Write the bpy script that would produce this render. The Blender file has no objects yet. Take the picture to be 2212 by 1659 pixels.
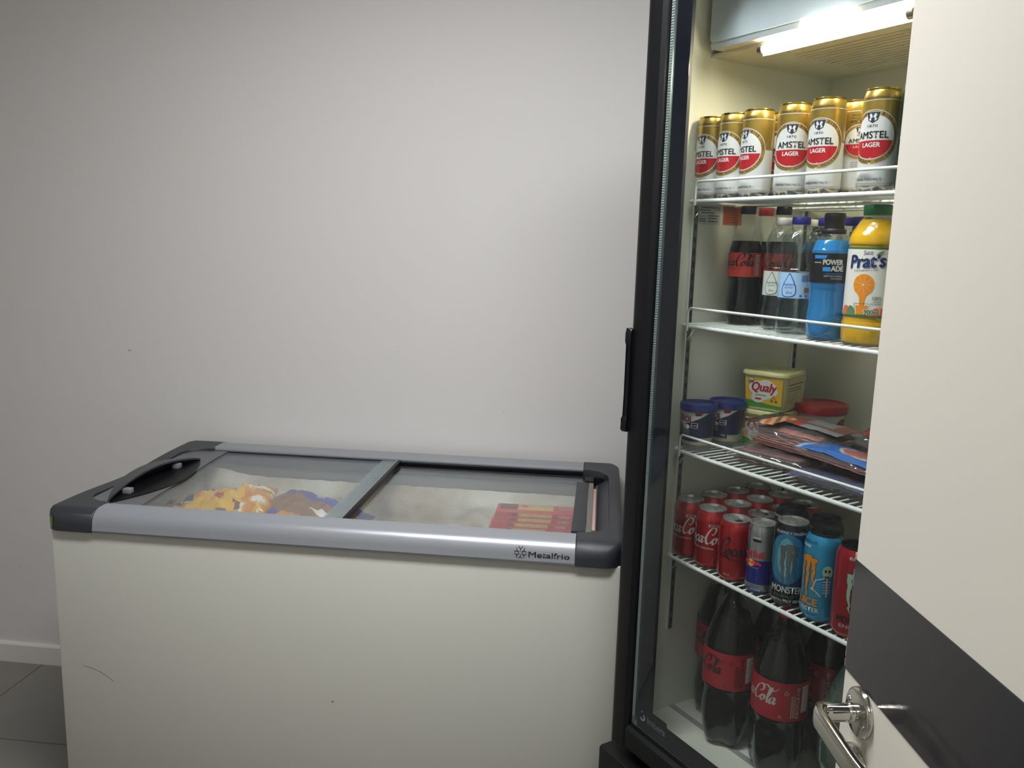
import bpy, bmesh, math, random
from mathutils import Vector, Matrix, noise
PI = math.pi
S = bpy.context.scene
COL = S.collection
random.seed(7)

# ------------------------------------------------------------------ camera
CAM = Vector((0.0, -2.5333, 1.5272))
def make_camera():
    f, yaw, pitch, roll = 1768.9, 0.1079, -0.1687, 0.0277
    cy, sy, cp, sp = math.cos(yaw), math.sin(yaw), math.cos(pitch), math.sin(pitch)
    fw = Vector((-sy*cp, cy*cp, sp)); r = Vector((cy, sy, 0)); u = r.cross(fw)
    r2 = math.cos(roll)*r + math.sin(roll)*u; u2 = -math.sin(roll)*r + math.cos(roll)*u
    M = Matrix(((r2.x, u2.x, -fw.x), (r2.y, u2.y, -fw.y), (r2.z, u2.z, -fw.z))).to_4x4()
    M.translation = CAM
    cd = bpy.data.cameras.new('camera'); co = bpy.data.objects.new('camera', cd); COL.objects.link(co)
    cd.sensor_fit = 'HORIZONTAL'; cd.sensor_width = 36.0; cd.lens = f/2212*36; cd.clip_start = 0.02
    co.matrix_world = M; S.camera = co
make_camera()

# ------------------------------------------------------------------ world, exposure, main lights
W = bpy.data.worlds.new('world'); S.world = W; W.use_nodes = True
W.node_tree.nodes['Background'].inputs[0].default_value = (0.5, 0.52, 0.55, 1)
W.node_tree.nodes['Background'].inputs[1].default_value = 0.15
S.view_settings.view_transform = 'Standard'; S.view_settings.look = 'None'
S.view_settings.gamma = 1.0; S.view_settings.use_curve_mapping = False
S.view_settings.exposure = 0.13
ROOM_LIGHT = 52.0       # emission of the ceiling panels
CORRIDOR_LIGHT = 14.0
TUBE = 165.0            # fluorescent tube in the cooler
S.cycles.max_bounces = 10; S.cycles.transparent_max_bounces = 40
S.cycles.diffuse_bounces = 4; S.cycles.glossy_bounces = 4; S.cycles.transmission_bounces = 4
S.cycles.sample_clamp_indirect = 6.0
S.cycles.use_denoising = True

# ------------------------------------------------------------------ materials
def srgb(h):
    c = [int(h[i:i+2], 16)/255 for i in (0, 2, 4)]
    return tuple(x/12.92 if x <= 0.04045 else ((x+0.055)/1.055)**2.4 for x in c) + (1,)
_M = {}
def mat(name, col, rough=0.5, metal=0.0, spec=0.5, var=0.0, vscale=20.0, bump=0.0, bscale=200.0, coat=0.0, emit=0.0, sheen=0, alpha=1.0):
    if name in _M: return _M[name]
    m = bpy.data.materials.new(name); m.use_nodes = True; nt = m.node_tree
    b = nt.nodes['Principled BSDF']
    c = srgb(col) if isinstance(col, str) else col
    b.inputs['Base Color'].default_value = c; b.inputs['Roughness'].default_value = rough
    b.inputs['Metallic'].default_value = metal; b.inputs['Specular IOR Level'].default_value = spec
    b.inputs['Coat Weight'].default_value = coat; b.inputs['Alpha'].default_value = alpha
    if emit:
        b.inputs['Emission Color'].default_value = c; b.inputs['Emission Strength'].default_value = emit
    tc = nt.nodes.new('ShaderNodeTexCoord')
    if var:
        n = nt.nodes.new('ShaderNodeTexNoise'); n.inputs['Scale'].default_value = vscale; n.inputs['Detail'].default_value = 4
        nt.links.new(tc.outputs['Object'], n.inputs['Vector'])
        r = nt.nodes.new('ShaderNodeMapRange'); r.inputs[3].default_value = 1-var; r.inputs[4].default_value = 1+var*0.4
        nt.links.new(n.outputs['Fac'], r.inputs[0])
        mx = nt.nodes.new('ShaderNodeMix'); mx.data_type = 'RGBA'; mx.blend_type = 'MULTIPLY'; mx.inputs[0].default_value = 1
        mx.inputs[6].default_value = c; nt.links.new(r.outputs[0], mx.inputs[7]); nt.links.new(mx.outputs[2], b.inputs['Base Color'])
    if bump:
        n = nt.nodes.new('ShaderNodeTexNoise'); n.inputs['Scale'].default_value = bscale; n.inputs['Detail'].default_value = 3
        nt.links.new(tc.outputs['Object'], n.inputs['Vector'])
        bp = nt.nodes.new('ShaderNodeBump'); bp.inputs['Strength'].default_value = bump; bp.inputs['Distance'].default_value = 0.002
        nt.links.new(n.outputs['Fac'], bp.inputs['Height']); nt.links.new(bp.outputs[0], b.inputs['Normal'])
    _M[name] = m
    return m
def film(name, tint=(0.97, 0.98, 0.98, 1), f0=0.06, f1=0.9, rough=0.03, haze=0.0, hazecol=(0.8, 0.85, 0.88, 1), bump=0.0, bscale=60):
    """thin clear sheet: lets light straight through, reflects more at grazing angles"""
    if name in _M: return _M[name]
    m = bpy.data.materials.new(name); m.use_nodes = True; nt = m.node_tree
    for n in list(nt.nodes): nt.nodes.remove(n)
    out = nt.nodes.new('ShaderNodeOutputMaterial'); tr = nt.nodes.new('ShaderNodeBsdfTransparent'); tr.inputs[0].default_value = tint
    gl = nt.nodes.new('ShaderNodeBsdfGlossy'); gl.inputs['Roughness'].default_value = rough; gl.inputs[0].default_value = (.88, .95, 1, 1)
    fr = nt.nodes.new('ShaderNodeLayerWeight'); fr.inputs[0].default_value = 0.5
    pw = nt.nodes.new('ShaderNodeMath'); pw.operation = 'POWER'; pw.inputs[1].default_value = 4.0
    nt.links.new(fr.outputs['Facing'], pw.inputs[0])
    mr = nt.nodes.new('ShaderNodeMapRange'); mr.inputs[3].default_value = f0; mr.inputs[4].default_value = f1
    nt.links.new(pw.outputs[0], mr.inputs[0])
    mx = nt.nodes.new('ShaderNodeMixShader'); nt.links.new(mr.outputs[0], mx.inputs[0])
    base = tr.outputs[0]
    if haze:
        d = nt.nodes.new('ShaderNodeBsdfDiffuse'); d.inputs[0].default_value = hazecol
        m2 = nt.nodes.new('ShaderNodeMixShader'); m2.inputs[0].default_value = haze
        nt.links.new(tr.outputs[0], m2.inputs[1]); nt.links.new(d.outputs[0], m2.inputs[2]); base = m2.outputs[0]
    nt.links.new(base, mx.inputs[1]); nt.links.new(gl.outputs[0], mx.inputs[2]); nt.links.new(mx.outputs[0], out.inputs[0])
    if bump:
        tc = nt.nodes.new('ShaderNodeTexCoord'); n = nt.nodes.new('ShaderNodeTexNoise'); n.inputs['Scale'].default_value = bscale
        nt.links.new(tc.outputs['Object'], n.inputs[0])
        bp = nt.nodes.new('ShaderNodeBump'); bp.inputs['Strength'].default_value = bump; bp.inputs['Distance'].default_value = 0.004
        nt.links.new(n.outputs['Fac'], bp.inputs['Height']); nt.links.new(bp.outputs[0], gl.inputs['Normal'])
    _M[name] = m
    return m

# ------------------------------------------------------------------ object helpers
def link(name, me, parent=None, loc=None, rot=None):
    o = bpy.data.objects.new(name, me); COL.objects.link(o)
    if parent: o.parent = parent
    if loc is not None: o.location = loc
    if rot is not None: o.rotation_euler = rot
    return o
def finish(name, bm, mats, parent=None, smooth=True, sharp=40, **kw):
    me = bpy.data.meshes.new(name)
    bmesh.ops.recalc_face_normals(bm, faces=bm.faces[:])
    if smooth:
        for f in bm.faces: f.smooth = True
        a = math.radians(sharp)
        for e in bm.edges:
            if len(e.link_faces) == 2 and e.calc_face_angle(0) > a: e.smooth = False
    bm.to_mesh(me); bm.free()
    for m in (mats if isinstance(mats, (list, tuple)) else [mats]): me.materials.append(m)
    return link(name, me, parent, **kw)
def thing(name, label, cat, loc=(0, 0, 0), rotz=0, group=None):
    o = link(name, None, None, loc, (0, 0, rotz)); o.empty_display_size = 0.05
    o['label'] = label; o['category'] = cat
    if group: o['group'] = group
    return o
def tag(o, label, cat, group=None):
    o['label'] = label; o['category'] = cat
    if group: o['group'] = group
    return o
def structure(o): o['kind'] = 'structure'; return o
def copy_tree(o, parent=None):
    c = o.copy(); COL.objects.link(c)
    if parent: c.parent = parent
    for ch in list(o.children): copy_tree(ch, c)
    return c
def box(bm, x0, x1, y0, y1, z0, z1, mi=0, bev=0, seg=2):
    b2 = bmesh.new()
    vs = [b2.verts.new((x, y, z)) for x in (x0, x1) for y in (y0, y1) for z in (z0, z1)]
    for q in ((0,1,3,2),(4,6,7,5),(0,4,5,1),(2,3,7,6),(0,2,6,4),(1,5,7,3)): b2.faces.new([vs[i] for i in q])
    if bev: bmesh.ops.bevel(b2, geom=b2.edges[:], offset=bev, segments=seg, affect='EDGES', profile=0.5)
    merge(bm, b2, mi)
def merge(bm, b2, mi=None, M=None):
    mp = {}
    for v in b2.verts: mp[v] = bm.verts.new(M @ v.co if M else v.co)
    for f in b2.faces:
        try: nf = bm.faces.new([mp[v] for v in f.verts])
        except ValueError: continue
        nf.material_index = f.material_index if mi is None else mi
    b2.free()
def boxo(name, m, parent, x0, x1, y0, y1, z0, z1, bev=0, **kw):
    bm = bmesh.new(); box(bm, x0, x1, y0, y1, z0, z1, 0, bev); return finish(name, bm, m, parent, **kw)
def lathe(bm, prof, seg=32, mats=None, mod=None, cap=True, cx=0, cy=0):
    rings = []
    for (r, z) in prof:
        ring = []
        if r < 1e-6: ring = [bm.verts.new((cx, cy, z))]
        else:
            for k in range(seg):
                a = 2*PI*k/seg; rr = r*(mod(a, z) if mod else 1)
                ring.append(bm.verts.new((cx+rr*math.sin(a), cy-rr*math.cos(a), z)))
        rings.append(ring)
    for i in range(len(rings)-1):
        A, B = rings[i], rings[i+1]; mi = mats[i] if mats else 0
        for k in range(seg):
            k2 = (k+1) % seg
            if len(A) == 1 and len(B) == 1: break
            if len(A) == 1: f = bm.faces.new((A[0], B[k2], B[k]))
            elif len(B) == 1: f = bm.faces.new((A[k], A[k2], B[0]))
            else: f = bm.faces.new((A[k], A[k2], B[k2], B[k]))
            f.material_index = mi
    if cap:
        for ring, mi in ((rings[0], mats[0] if mats else 0), (rings[-1], mats[-1] if mats else 0)):
            if len(ring) > 2:
                f = bm.faces.new(ring); f.material_index = mi
def tube(bm, pts, r, seg=8, closed=False, mi=0, cap=True):
    P = [Vector(p) for p in pts]; n = len(P); rings = []; up = None
    for i in range(n):
        if closed: t = (P[(i+1) % n]-P[i-1])
        else: t = P[min(i+1, n-1)]-P[max(i-1, 0)]
        t.normalize()
        if up is None: up = Vector((0, 0, 1)) if abs(t.z) < 0.9 else Vector((1, 0, 0))
        a = t.cross(up).normalized(); b = a.cross(t).normalized(); up = b
        rr = r[i] if isinstance(r, (list, tuple)) else r
        rings.append([bm.verts.new(P[i]+rr*(math.cos(2*PI*k/seg)*a+math.sin(2*PI*k/seg)*b)) for k in range(seg)])
    for i in range(n if closed else n-1):
        A, B = rings[i], rings[(i+1) % n]
        for k in range(seg):
            f = bm.faces.new((A[k], A[(k+1) % seg], B[(k+1) % seg], B[k])); f.material_index = mi
    if not closed and cap:
        bm.faces.new(rings[0]).material_index = mi; bm.faces.new(rings[-1]).material_index = mi
def prism(bm, pts, h0, h1, axis='z', mi=0):
    """extrude a 2d outline between h0 and h1 along an axis"""
    def P(p, h):
        if axis == 'z': return (p[0], p[1], h)
        if axis == 'x': return (h, p[0], p[1])
        return (p[0], h, p[1])
    A = [bm.verts.new(P(p, h0)) for p in pts]; B = [bm.verts.new(P(p, h1)) for p in pts]; n = len(pts)
    for k in range(n):
        f = bm.faces.new((A[k], A[(k+1) % n], B[(k+1) % n], B[k])); f.material_index = mi
    r = []
    for L in (A, B):
        f = bm.faces.new(L); f.material_index = mi; r.append(f)
    bmesh.ops.triangulate(bm, faces=r)
def arc(cx, cy, r, a0, a1, n, ry=None):
    ry = ry or r
    return [(cx+r*math.cos(math.radians(a0+(a1-a0)*i/n)), cy+ry*math.sin(math.radians(a0+(a1-a0)*i/n))) for i in range(n+1)]
def rrect(x0, x1, y0, y1, r, n=4):
    return arc(x1-r, y0+r, r, -90, 0, n)+arc(x1-r, y1-r, r, 0, 90, n)+arc(x0+r, y1-r, r, 90, 180, n)+arc(x0+r, y0+r, r, 180, 270, n)
def spline(P, n=8, closed=False):
    P = [Vector((p[0], p[1], p[2] if len(p) > 2 else 0)) for p in P]; out = []; m = len(P)
    for i in range(m if closed else m-1):
        g = (lambda k: P[k % m]) if closed else (lambda k: P[max(0, min(m-1, k))])
        a, b, c, d = g(i-1), g(i), g(i+1), g(i+2)
        for j in range(n):
            t = j/n; out.append(0.5*((2*b)+(c-a)*t+(2*a-5*b+4*c-d)*t*t+(3*b-a-3*c+d)*t**3))
    if not closed: out.append(P[-1])
    return out

# ------------------------------------------------------------------ flat print wrapped on surfaces
_TXT = {}
def text_tris(s, bold):
    key = (s, bold)
    if key in _TXT: return _TXT[key]
    cu = bpy.data.curves.new('t', 'FONT'); cu.body = s; cu.size = 1; cu.offset = bold; cu.resolution_u = 3
    o = bpy.data.objects.new('t', cu); me = o.to_mesh()
    vs = [(v.co.x, v.co.y) for v in me.vertices]; fs = [tuple(p.vertices) for p in me.polygons]
    o.to_mesh_clear(); bpy.data.objects.remove(o); bpy.data.curves.remove(cu)
    _TXT[key] = (vs, fs); return _TXT[key]
def pen(P, wmin, wmax, ang, n=7):
    """broad-nib stroke along a curve -> two edges"""
    Q = spline(P, n); A = []; B = []
    for i, p in enumerate(Q):
        t = Q[min(i+1, len(Q)-1)]-Q[max(i-1, 0)]
        if t.length < 1e-9: t = Vector((1, 0, 0))
        t.normalize(); w = wmin+(wmax-wmin)*abs(math.sin(math.atan2(t.y, t.x)-ang))
        u = i/(len(Q)-1); w *= min(1, 0.35+6*u, 0.35+6*(1-u))
        nn = Vector((-t.y, t.x, 0))*w/2
        A.append((p.x+nn.x, p.y+nn.y)); B.append((p.x-nn.x, p.y-nn.y))
    return A, B
class Print:
    def __init__(s): s.it = []; s.mats = []
    def mi(s, m):
        if m not in s.mats: s.mats.append(m)
        return s.mats.index(m)
    def poly(s, pts, m, layer=1): s.it.append((list(pts), [tuple(range(len(pts)))], s.mi(m), layer))
    def rect(s, u0, u1, v0, v1, m, layer=1): s.poly([(u0, v0), (u1, v0), (u1, v1), (u0, v1)], m, layer)
    def ell(s, u, v, ru, rv, m, layer=1, n=40): s.poly(arc(u, v, ru, 0, 360-360/n, n-1, rv), m, layer)
    def strip(s, A, B, m, layer=1):
        n = len(A); s.it.append((list(A)+list(B), [(i, i+1, n+i+1, n+i) for i in range(n-1)], s.mi(m), layer))
    def ring(s, u, v, r0, r1, m, layer=1, a0=0, a1=360, n=60):
        s.strip(arc(u, v, r1, a0, a1, n), arc(u, v, r0, a0, a1, n), m, layer)
    def line(s, pts, w, m, layer=1):
        A = []; B = []
        for i, p in enumerate(pts):
            a = pts[max(0, i-1)]; b = pts[min(len(pts)-1, i+1)]; dx, dy = b[0]-a[0], b[1]-a[1]; L = math.hypot(dx, dy) or 1
            A.append((p[0]-dy/L*w/2, p[1]+dx/L*w/2)); B.append((p[0]+dy/L*w/2, p[1]-dx/L*w/2))
        s.strip(A, B, m, layer)
    def text(s, t, h, u, v, m, layer=3, al='c', sx=1.0, shear=0.0, rot=0.0, bold=0.0, width=None, vs=1.0):
        V, F = text_tris(t, 0.0)
        if not V: return
        x0 = min(a for a, b in V); x1 = max(a for a, b in V); k = h/0.70
        if width: sx = width/((x1-x0)*k)
        off = {'c': (x0+x1)/2, 'l': x0, 'r': x1}[al]; c, q = math.cos(rot), math.sin(rot); P = []
        for a, b in V:
            X = (a-off)*k*sx+b*k*shear; Y = b*k*vs
            P.append((u+X*c-Y*q, v+X*q+Y*c))
        s.it.append((P, F, s.mi(m), layer))
        if bold and h > .0045:
            b = bold*k*1.15
            for ox, oy in ((b, 0), (-b, 0), (0, b*.7), (0, -b*.7)): s.it.append(([(x+ox, y+oy) for x, y in P], F, s.mi(m), layer))
    def arctext(s, t, h, u, v, r, a_mid, m, layer=3, inside=False, step=None, bold=0.0):
        """letters set round a circle; inside=True reads along the bottom"""
        step = step or h*1.1/r
        for i, ch in enumerate(t):
            if ch == ' ': continue
            k = (i-(len(t)-1)/2)*step; a = math.radians(a_mid)+(k if inside else -k)
            s.text(ch, h, u+r*math.cos(a), v+r*math.sin(a), m, layer, rot=a+(PI/2 if inside else -PI/2), bold=bold)
    def build(s, name, fn, parent, step=0.004, smooth=True):
        bm = bmesh.new()
        for idx, (P, F, mi, layer) in enumerate(s.it):
            layer = layer+.012*idx; b2 = bmesh.new(); vs = [b2.verts.new((p[0], p[1], 0)) for p in P]
            for f in F:
                try: b2.faces.new([vs[i] for i in f])
                except ValueError: pass
            bmesh.ops.triangulate(b2, faces=b2.faces[:])
            if step:
                u0 = min(p[0] for p in P); u1 = max(p[0] for p in P); k = math.floor(u0/step)+1
                while k*step < u1:
                    bmesh.ops.bisect_plane(b2, geom=b2.verts[:]+b2.edges[:]+b2.faces[:], plane_co=(k*step, 0, 0), plane_no=(1, 0, 0)); k += 1
            for f in b2.faces:
                f.material_index = mi
                if f.normal.z < 0: f.normal_flip()
            for v in b2.verts: v.co = fn(v.co.x, v.co.y, layer)
            merge(bm, b2)
        me = bpy.data.meshes.new(name)
        if smooth:
            for f in bm.faces: f.smooth = True
        bm.to_mesh(me); bm.free()
        for m in s.mats: me.materials.append(m)
        return link(name, me, parent)
def cyl(R, rad=None, eps=0.00022):
    def f(u, v, L):
        r = (rad(v) if rad else R)+eps*L; a = u/R
        return Vector((r*math.sin(a), -r*math.cos(a), v))
    return f
def flat_xz(y, eps=0.0003): return lambda u, v, L: Vector((u, y-eps*L, v))
def flat_xy(z, eps=0.0003): return lambda u, v, L: Vector((u, v, z+eps*L))
def prof_r(prof):
    def f(z):
        for (r0, z0), (r1, z1) in zip(prof, prof[1:]):
            if z0 <= z <= z1 and z1 > z0: return r0+(r1-r0)*(z-z0)/(z1-z0)
        return prof[-1][0] if z > prof[-1][1] else prof[0][0]
    return f

# script wordmark made of pen strokes (letters share one baseline; unit = x-height)
def _letters():
    L = []
    C = [(1.1, 1.5), (1.4, 1.5), (1.72, 1.9), (1.72, 2.35), (1.35, 2.6), (0.85, 2.4), (0.32, 1.5), (0.18, 0.6), (0.5, 0.02), (1.05, 0.15), (1.5, 0.75)]
    def add(P, dx, w=(0.1, 0.42), k=1.0): L.append(([(x*k+dx, y*k) for x, y in P], w))
    o = [(0.55, 1.0), (0.2, 0.85), (0.05, 0.4), (0.25, 0.02), (0.6, 0.15), (0.8, 0.6), (0.65, 0.95), (0.5, 0.8), (0.75, 0.72), (1.15, 0.85)]
    c = [(0.8, 0.8), (0.62, 1.0), (0.25, 0.85), (0.08, 0.4), (0.25, 0.02), (0.6, 0.1), (0.95, 0.5)]
    a = [(0.8, 0.85), (0.5, 1.0), (0.15, 0.75), (0.08, 0.25), (0.3, 0.0), (0.6, 0.3), (0.85, 0.95), (0.75, 0.3), (0.9, 0.02), (1.2, 0.35)]
    l = [(0.1, 0.5), (0.5, 1.2), (0.75, 2.2), (0.6, 2.45), (0.4, 2.0), (0.3, 0.8), (0.35, 0.1), (0.6, 0.05), (0.85, 0.4)]
    add(C, 0.0); add(o, 1.45); add(c, 2.5); add(a, 3.4)
    L.append(([(4.55, 0.85), (4.95, 0.9)], (0.2, 0.3)))
    add(C, 4.75); add(o, 6.15); add(l, 7.15); add(a, 7.85)
    L.append(([(0.15, -0.15), (0.9, -0.35), (1.9, -0.3), (2.6, -0.75)], (0.1, 0.34)))
    L.append(([(6.05, 2.5), (6.9, 2.75), (7.6, 2.35), (8.3, 2.1), (9.0, 2.6)], (0.08, 0.3)))
    return L
SCRIPT = _letters()
def cola_script(pr, u, v, width, m, layer=2, vs=1.0):
    k = width/9.4
    for P, (a, b) in SCRIPT:
        A, B = pen(P, a, b, 0.5)
        f = lambda p: (u+(p[0]-4.5+p[1]*0.18)*k, v+p[1]*k*vs)
        pr.strip([f(p) for p in A], [f(p) for p in B], m, layer)

# ------------------------------------------------------------------ palette
WALL = mat('wall_paint', 'CBC9C6', 0.75, var=0.03, vscale=1.5, bump=0.06, bscale=160)
CEIL = mat('ceiling_paint', 'DEDCD8', 0.8, bump=0.1)
BASEB = mat('baseboard_paint', 'CFCBC7', 0.4)
TILE = mat('floor_tile', '7C7974', 0.35, var=0.18, vscale=3, bump=0.05)
GROUT = mat('tile_joint', '4A4846', 0.8)
DOORW = mat('door_laminate', 'D3CFC4', 0.32, bump=0.05, bscale=90)
STRIPE = mat('door_dark_strip', '2A292D', 0.10, bump=0.03, bscale=500)
CHROME = mat('polished_steel', 'C9C6BE', 0.12, metal=1.0)
STEEL = mat('satin_steel', 'A9A7A0', 0.3, metal=1.0)
BLACKP = mat('black_frame_plastic', '090A0D', 0.42, spec=0.3, bump=0.05, bscale=700)
DARKP = mat('charcoal_plastic', '2C2E33', 0.42, bump=0.25, bscale=900)
SILVER = mat('grey_extrusion', '93979D', 0.33, metal=0.35, spec=0.5)
FBODY = mat('freezer_enamel', 'BDBDB4', 0.38, var=0.02, vscale=3, bump=0.03)
LINER = mat('freezer_liner', 'B7BAB6', 0.5)
ALU = mat('brushed_aluminium', '9EA09E', 0.4, metal=0.7)
CABIN = mat('cooler_liner', 'D3D6C8', 0.5, var=0.03, vscale=6, spec=.3)
WIRE = mat('white_coated_wire', 'DDE3DE', 0.3)
HOUS = mat('pale_blue_housing', 'B4C0C6', 0.35)
HOUSU = mat('cream_housing', 'D9D2BC', 0.45)
TRACK = mat('slotted_track_steel', '6E6B66', 0.35, metal=0.8, var=0.4, vscale=60)
PANE = film('door_glass', (0.978, 0.984, 0.982, 1), 0.011, 0.75, 0.0)
LIDG = film('lid_glass', (0.97, 0.98, 0.975, 1), 0.05, 0.85, 0.02)
PET = film('clear_bottle_plastic', (0.955, 0.965, 0.965, 1), 0.03, 1.0, 0.04, bump=0.35, bscale=70)
WRAP = film('clear_wrap', (0.9, 0.9, 0.89, 1), 0.08, 0.85, 0.08, haze=0.06, bump=0.8, bscale=45)
BORDER = mat('printed_glass_border', '0C1017', 0.15, spec=0.4)

# ------------------------------------------------------------------ room
X0, X1, YF, ZC = -2.9, 1.13, -2.70, 2.62
def slab(name, m, *a):
    return structure(boxo(name, m, None, *a, smooth=False))
slab('floor', GROUT, X0, X1, -4.3, 0.0, -0.1, -0.004)
slab('ceiling', CEIL, X0-.1, X1+.1, -4.4, 0.1, ZC, ZC+0.1)
slab('wall_back', WALL, X0-.1, X1+.1, 0.0, 0.1, -0.1, ZC)
slab('wall_left', WALL, X0-.1, X0, -4.4, 0.0, -0.1, ZC)
slab('wall_right', WALL, X1, X1+.1, -4.4, 0.0, -0.1, ZC)
bm = bmesh.new()
box(bm, X0, -0.56, YF-.12, YF, 0, ZC); box(bm, 0.46, X1, YF-.12, YF, 0, ZC); box(bm, -0.56, 0.46, YF-.12, YF, 2.14, ZC)
structure(finish('wall_front', bm, WALL, smooth=False))
slab('wall_corridor', WALL, X0, X1, -4.4, -4.3, 0, ZC)
bm = bmesh.new()
box(bm, -0.56, -0.52, YF-.125, YF+.012, 0, 2.14, 0, 0.003); box(bm, 0.42, 0.46, YF-.125, YF+.012, 0, 2.14, 0, 0.003); box(bm, -0.56, 0.46, YF-.125, YF+.012, 2.10, 2.14, 0, 0.003)
structure(finish('trim_1', bm, DOORW))
bm = bmesh.new(); prism(bm, [(0, 0.0), (-0.014, 0.0), (-0.014, 0.066), (-0.010, 0.0731), (0, 0.0731)], X0+.014, X1, 'x'); structure(finish('baseboard_back', bm, BASEB, sharp=25))
bm = bmesh.new(); prism(bm, [(X0, 0.0), (X0+.014, 0.0), (X0+.014, 0.066), (X0+.010, 0.0731), (X0, 0.0731)], YF, -0.0, 'y'); structure(finish('baseboard_left', bm, BASEB, sharp=25))
floor = bpy.data.objects['floor']
tx0, ty0, TS = -1.934, -0.4373, 0.80
bm = bmesh.new(); box(bm, .0015, TS-.0015, .0015, TS-.0015, -0.004, 0.0, 0, 0.0008, 1)
t0 = finish('tile', bm, TILE, floor); first = True
for i in range(-2, 5):
    for j in range(-5, 2):
        x, y = tx0+i*TS, ty0+j*TS
        if x >= X1 or x+TS <= X0 or y >= 0 or y+TS <= -4.3: continue
        if x < X0 or x+TS > X1 or y+TS > 0 or y < -4.3:
            bm = bmesh.new(); box(bm, max(x, X0)+.0015, min(x+TS, X1)-.0015, max(y, -4.3)+.0015, min(y+TS, 0)-.0015, -0.004, 0.0, 0, 0.0008, 1)
            o = finish('tile', bm, TILE, floor)
        elif first: t0.location = (x, y, 0); first = False
        else:
            o = t0.copy(); COL.objects.link(o); o.location = (x, y, 0)
# wall scuffs
SCUFF = mat('scuff', 'A8A49E', 0.8)
pr = Print()
for (x, z, a, b) in ((-1.55, 1.147, .012, .006), (-0.659, .83, .003, .008), (-0.642, 1.18, .004, .003), (-.30, 1.0, .004, .002), (-2.0, .36, .006, .003)):
    pr.ell(x, z, a*.6, b*.6, SCUFF, 1, 12)
pr.build('scuff_mark', flat_xz(0.0), bpy.data.objects['wall_back'], 0)

# ------------------------------------------------------------------ ceiling lights
LEDM = mat('light_diffuser', (.985, 0.99, 1.0, 1), 0.5, emit=ROOM_LIGHT)
LEDC = mat('corridor_diffuser', (1.0, 0.985, 0.95, 1), 0.5, emit=CORRIDOR_LIGHT)
WHITE = mat('white_metal', 'E6E6E2', 0.4)
def ceiling_light(x, y, w, d, label, m):
    t = thing('ceiling_light', label, 'light', (x, y, ZC-0.03))
    bm = bmesh.new()
    for a in ((-w/2, w/2, -d/2, -d/2+.02), (-w/2, w/2, d/2-.02, d/2), (-w/2, -w/2+.02, -d/2, d/2), (w/2-.02, w/2, -d/2, d/2)): box(bm, *a, 0, .03)
    finish('frame', bm, WHITE, t)
    boxo('diffuser', m, t, -w/2+.02, w/2-.02, -d/2+.02, d/2-.02, 0.006, 0.012)
ceiling_light(-0.25, -1.42, 1.2, 0.30, 'long white ceiling light panel above the chest freezer', LEDM)
ceiling_light(-0.05, -3.5, 0.6, 0.6, 'square white ceiling light panel in the corridor behind the doorway', LEDC)

# ------------------------------------------------------------------ chest freezer
FX0, FX1, FYF, FYB = -1.342, 0.073, -0.745, -0.03
FZ = thing('chest_freezer', 'long white chest freezer with silver rim and sliding glass lids against the wall', 'freezer', (0, 0, 0))
BX0, BX1 = FX0+.014, FX1-.004
bm = bmesh.new()   # hollow body: four walls and a floor
box(bm, BX0, BX1, FYF+.004, FYF+.06, .06, .808, 0, .006); box(bm, BX0, BX1, FYB-.05, FYB, .06, .808, 0, .004)
box(bm, BX0, BX0+.06, FYF+.06, FYB-.05, .06, .808); box(bm, BX1-.06, BX1, FYF+.06, FYB-.05, .06, .808)
box(bm, BX0, BX1, FYF+.05, FYB-.04, .06, .12)
finish('body', bm, FBODY, FZ)
boxo('base_plinth', DARKP, FZ, BX0+.02, BX1-.02, FYF+.03, FYB-.02, .02, .062)
for x in (BX0+.08, BX1-.08):
    for y in (FYF+.09, FYB-.09):
        bm = bmesh.new(); lathe(bm, [(.018, 0), (.02, .004), (.012, .012), (.012, .022)], 16); finish('foot', bm, BLACKP, FZ, loc=(x, y, 0))
# front and back silver bands
bx0, bx1 = -1.212, -0.038
fp = [(-.682, .845), (-.682, .860)]+[(-.700, .8615), (-.714, .861)]+[(-.714-.036*math.sin(math.radians(a)), .825+.036*math.cos(math.radians(a))) for a in range(15, 91, 15)]+[(-.752, .812), (-.749, .806), (-.735, .806), (-.735, .83), (-.70, .845)]
bm = bmesh.new(); prism(bm, fp, bx0, bx1, 'x'); fb = finish('front_band', bm, SILVER, FZ, sharp=30)
bp = [(-.106, .845), (-.106, .856), (-.10, .861), (-.036, .861), (-.030, .856), (-.030, .806), (-.05, .806), (-.05, .845)]
bm = bmesh.new(); prism(bm, bp, bx0-.006, bx1+.001, 'x'); finish('back_band', bm, SILVER, FZ, sharp=30)
# logo on the band
INK = mat('black_print', '191919', 0.45)
pr = Print()
cx, cz, q = -.163, .8300, .0145
for k in range(6):
    a = math.radians(60*k+30)
    P = lambda r, d: (cx+r*math.cos(a+d), cz+r*math.sin(a+d))
    pr.line([P(.22*q, 0), P(.62*q, 0)], .0016, INK, 1)
    pr.line([P(1.0*q, .36), P(.62*q, 0), P(1.0*q, -.36)], .0017, INK, 1)
pr.text('Metalfrio', .0125, -.144, .8215, INK, 1, 'l', width=.094, bold=.012)
yband = lambda z: -.714-.036*math.sin(math.acos(max(-1, min(1, (z-.825)/.036)))) if z > .825 else -.7505
pr.build('brand_print', lambda u, v, L: Vector((u, yband(v)-.0012, v)), fb, 0)
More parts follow.
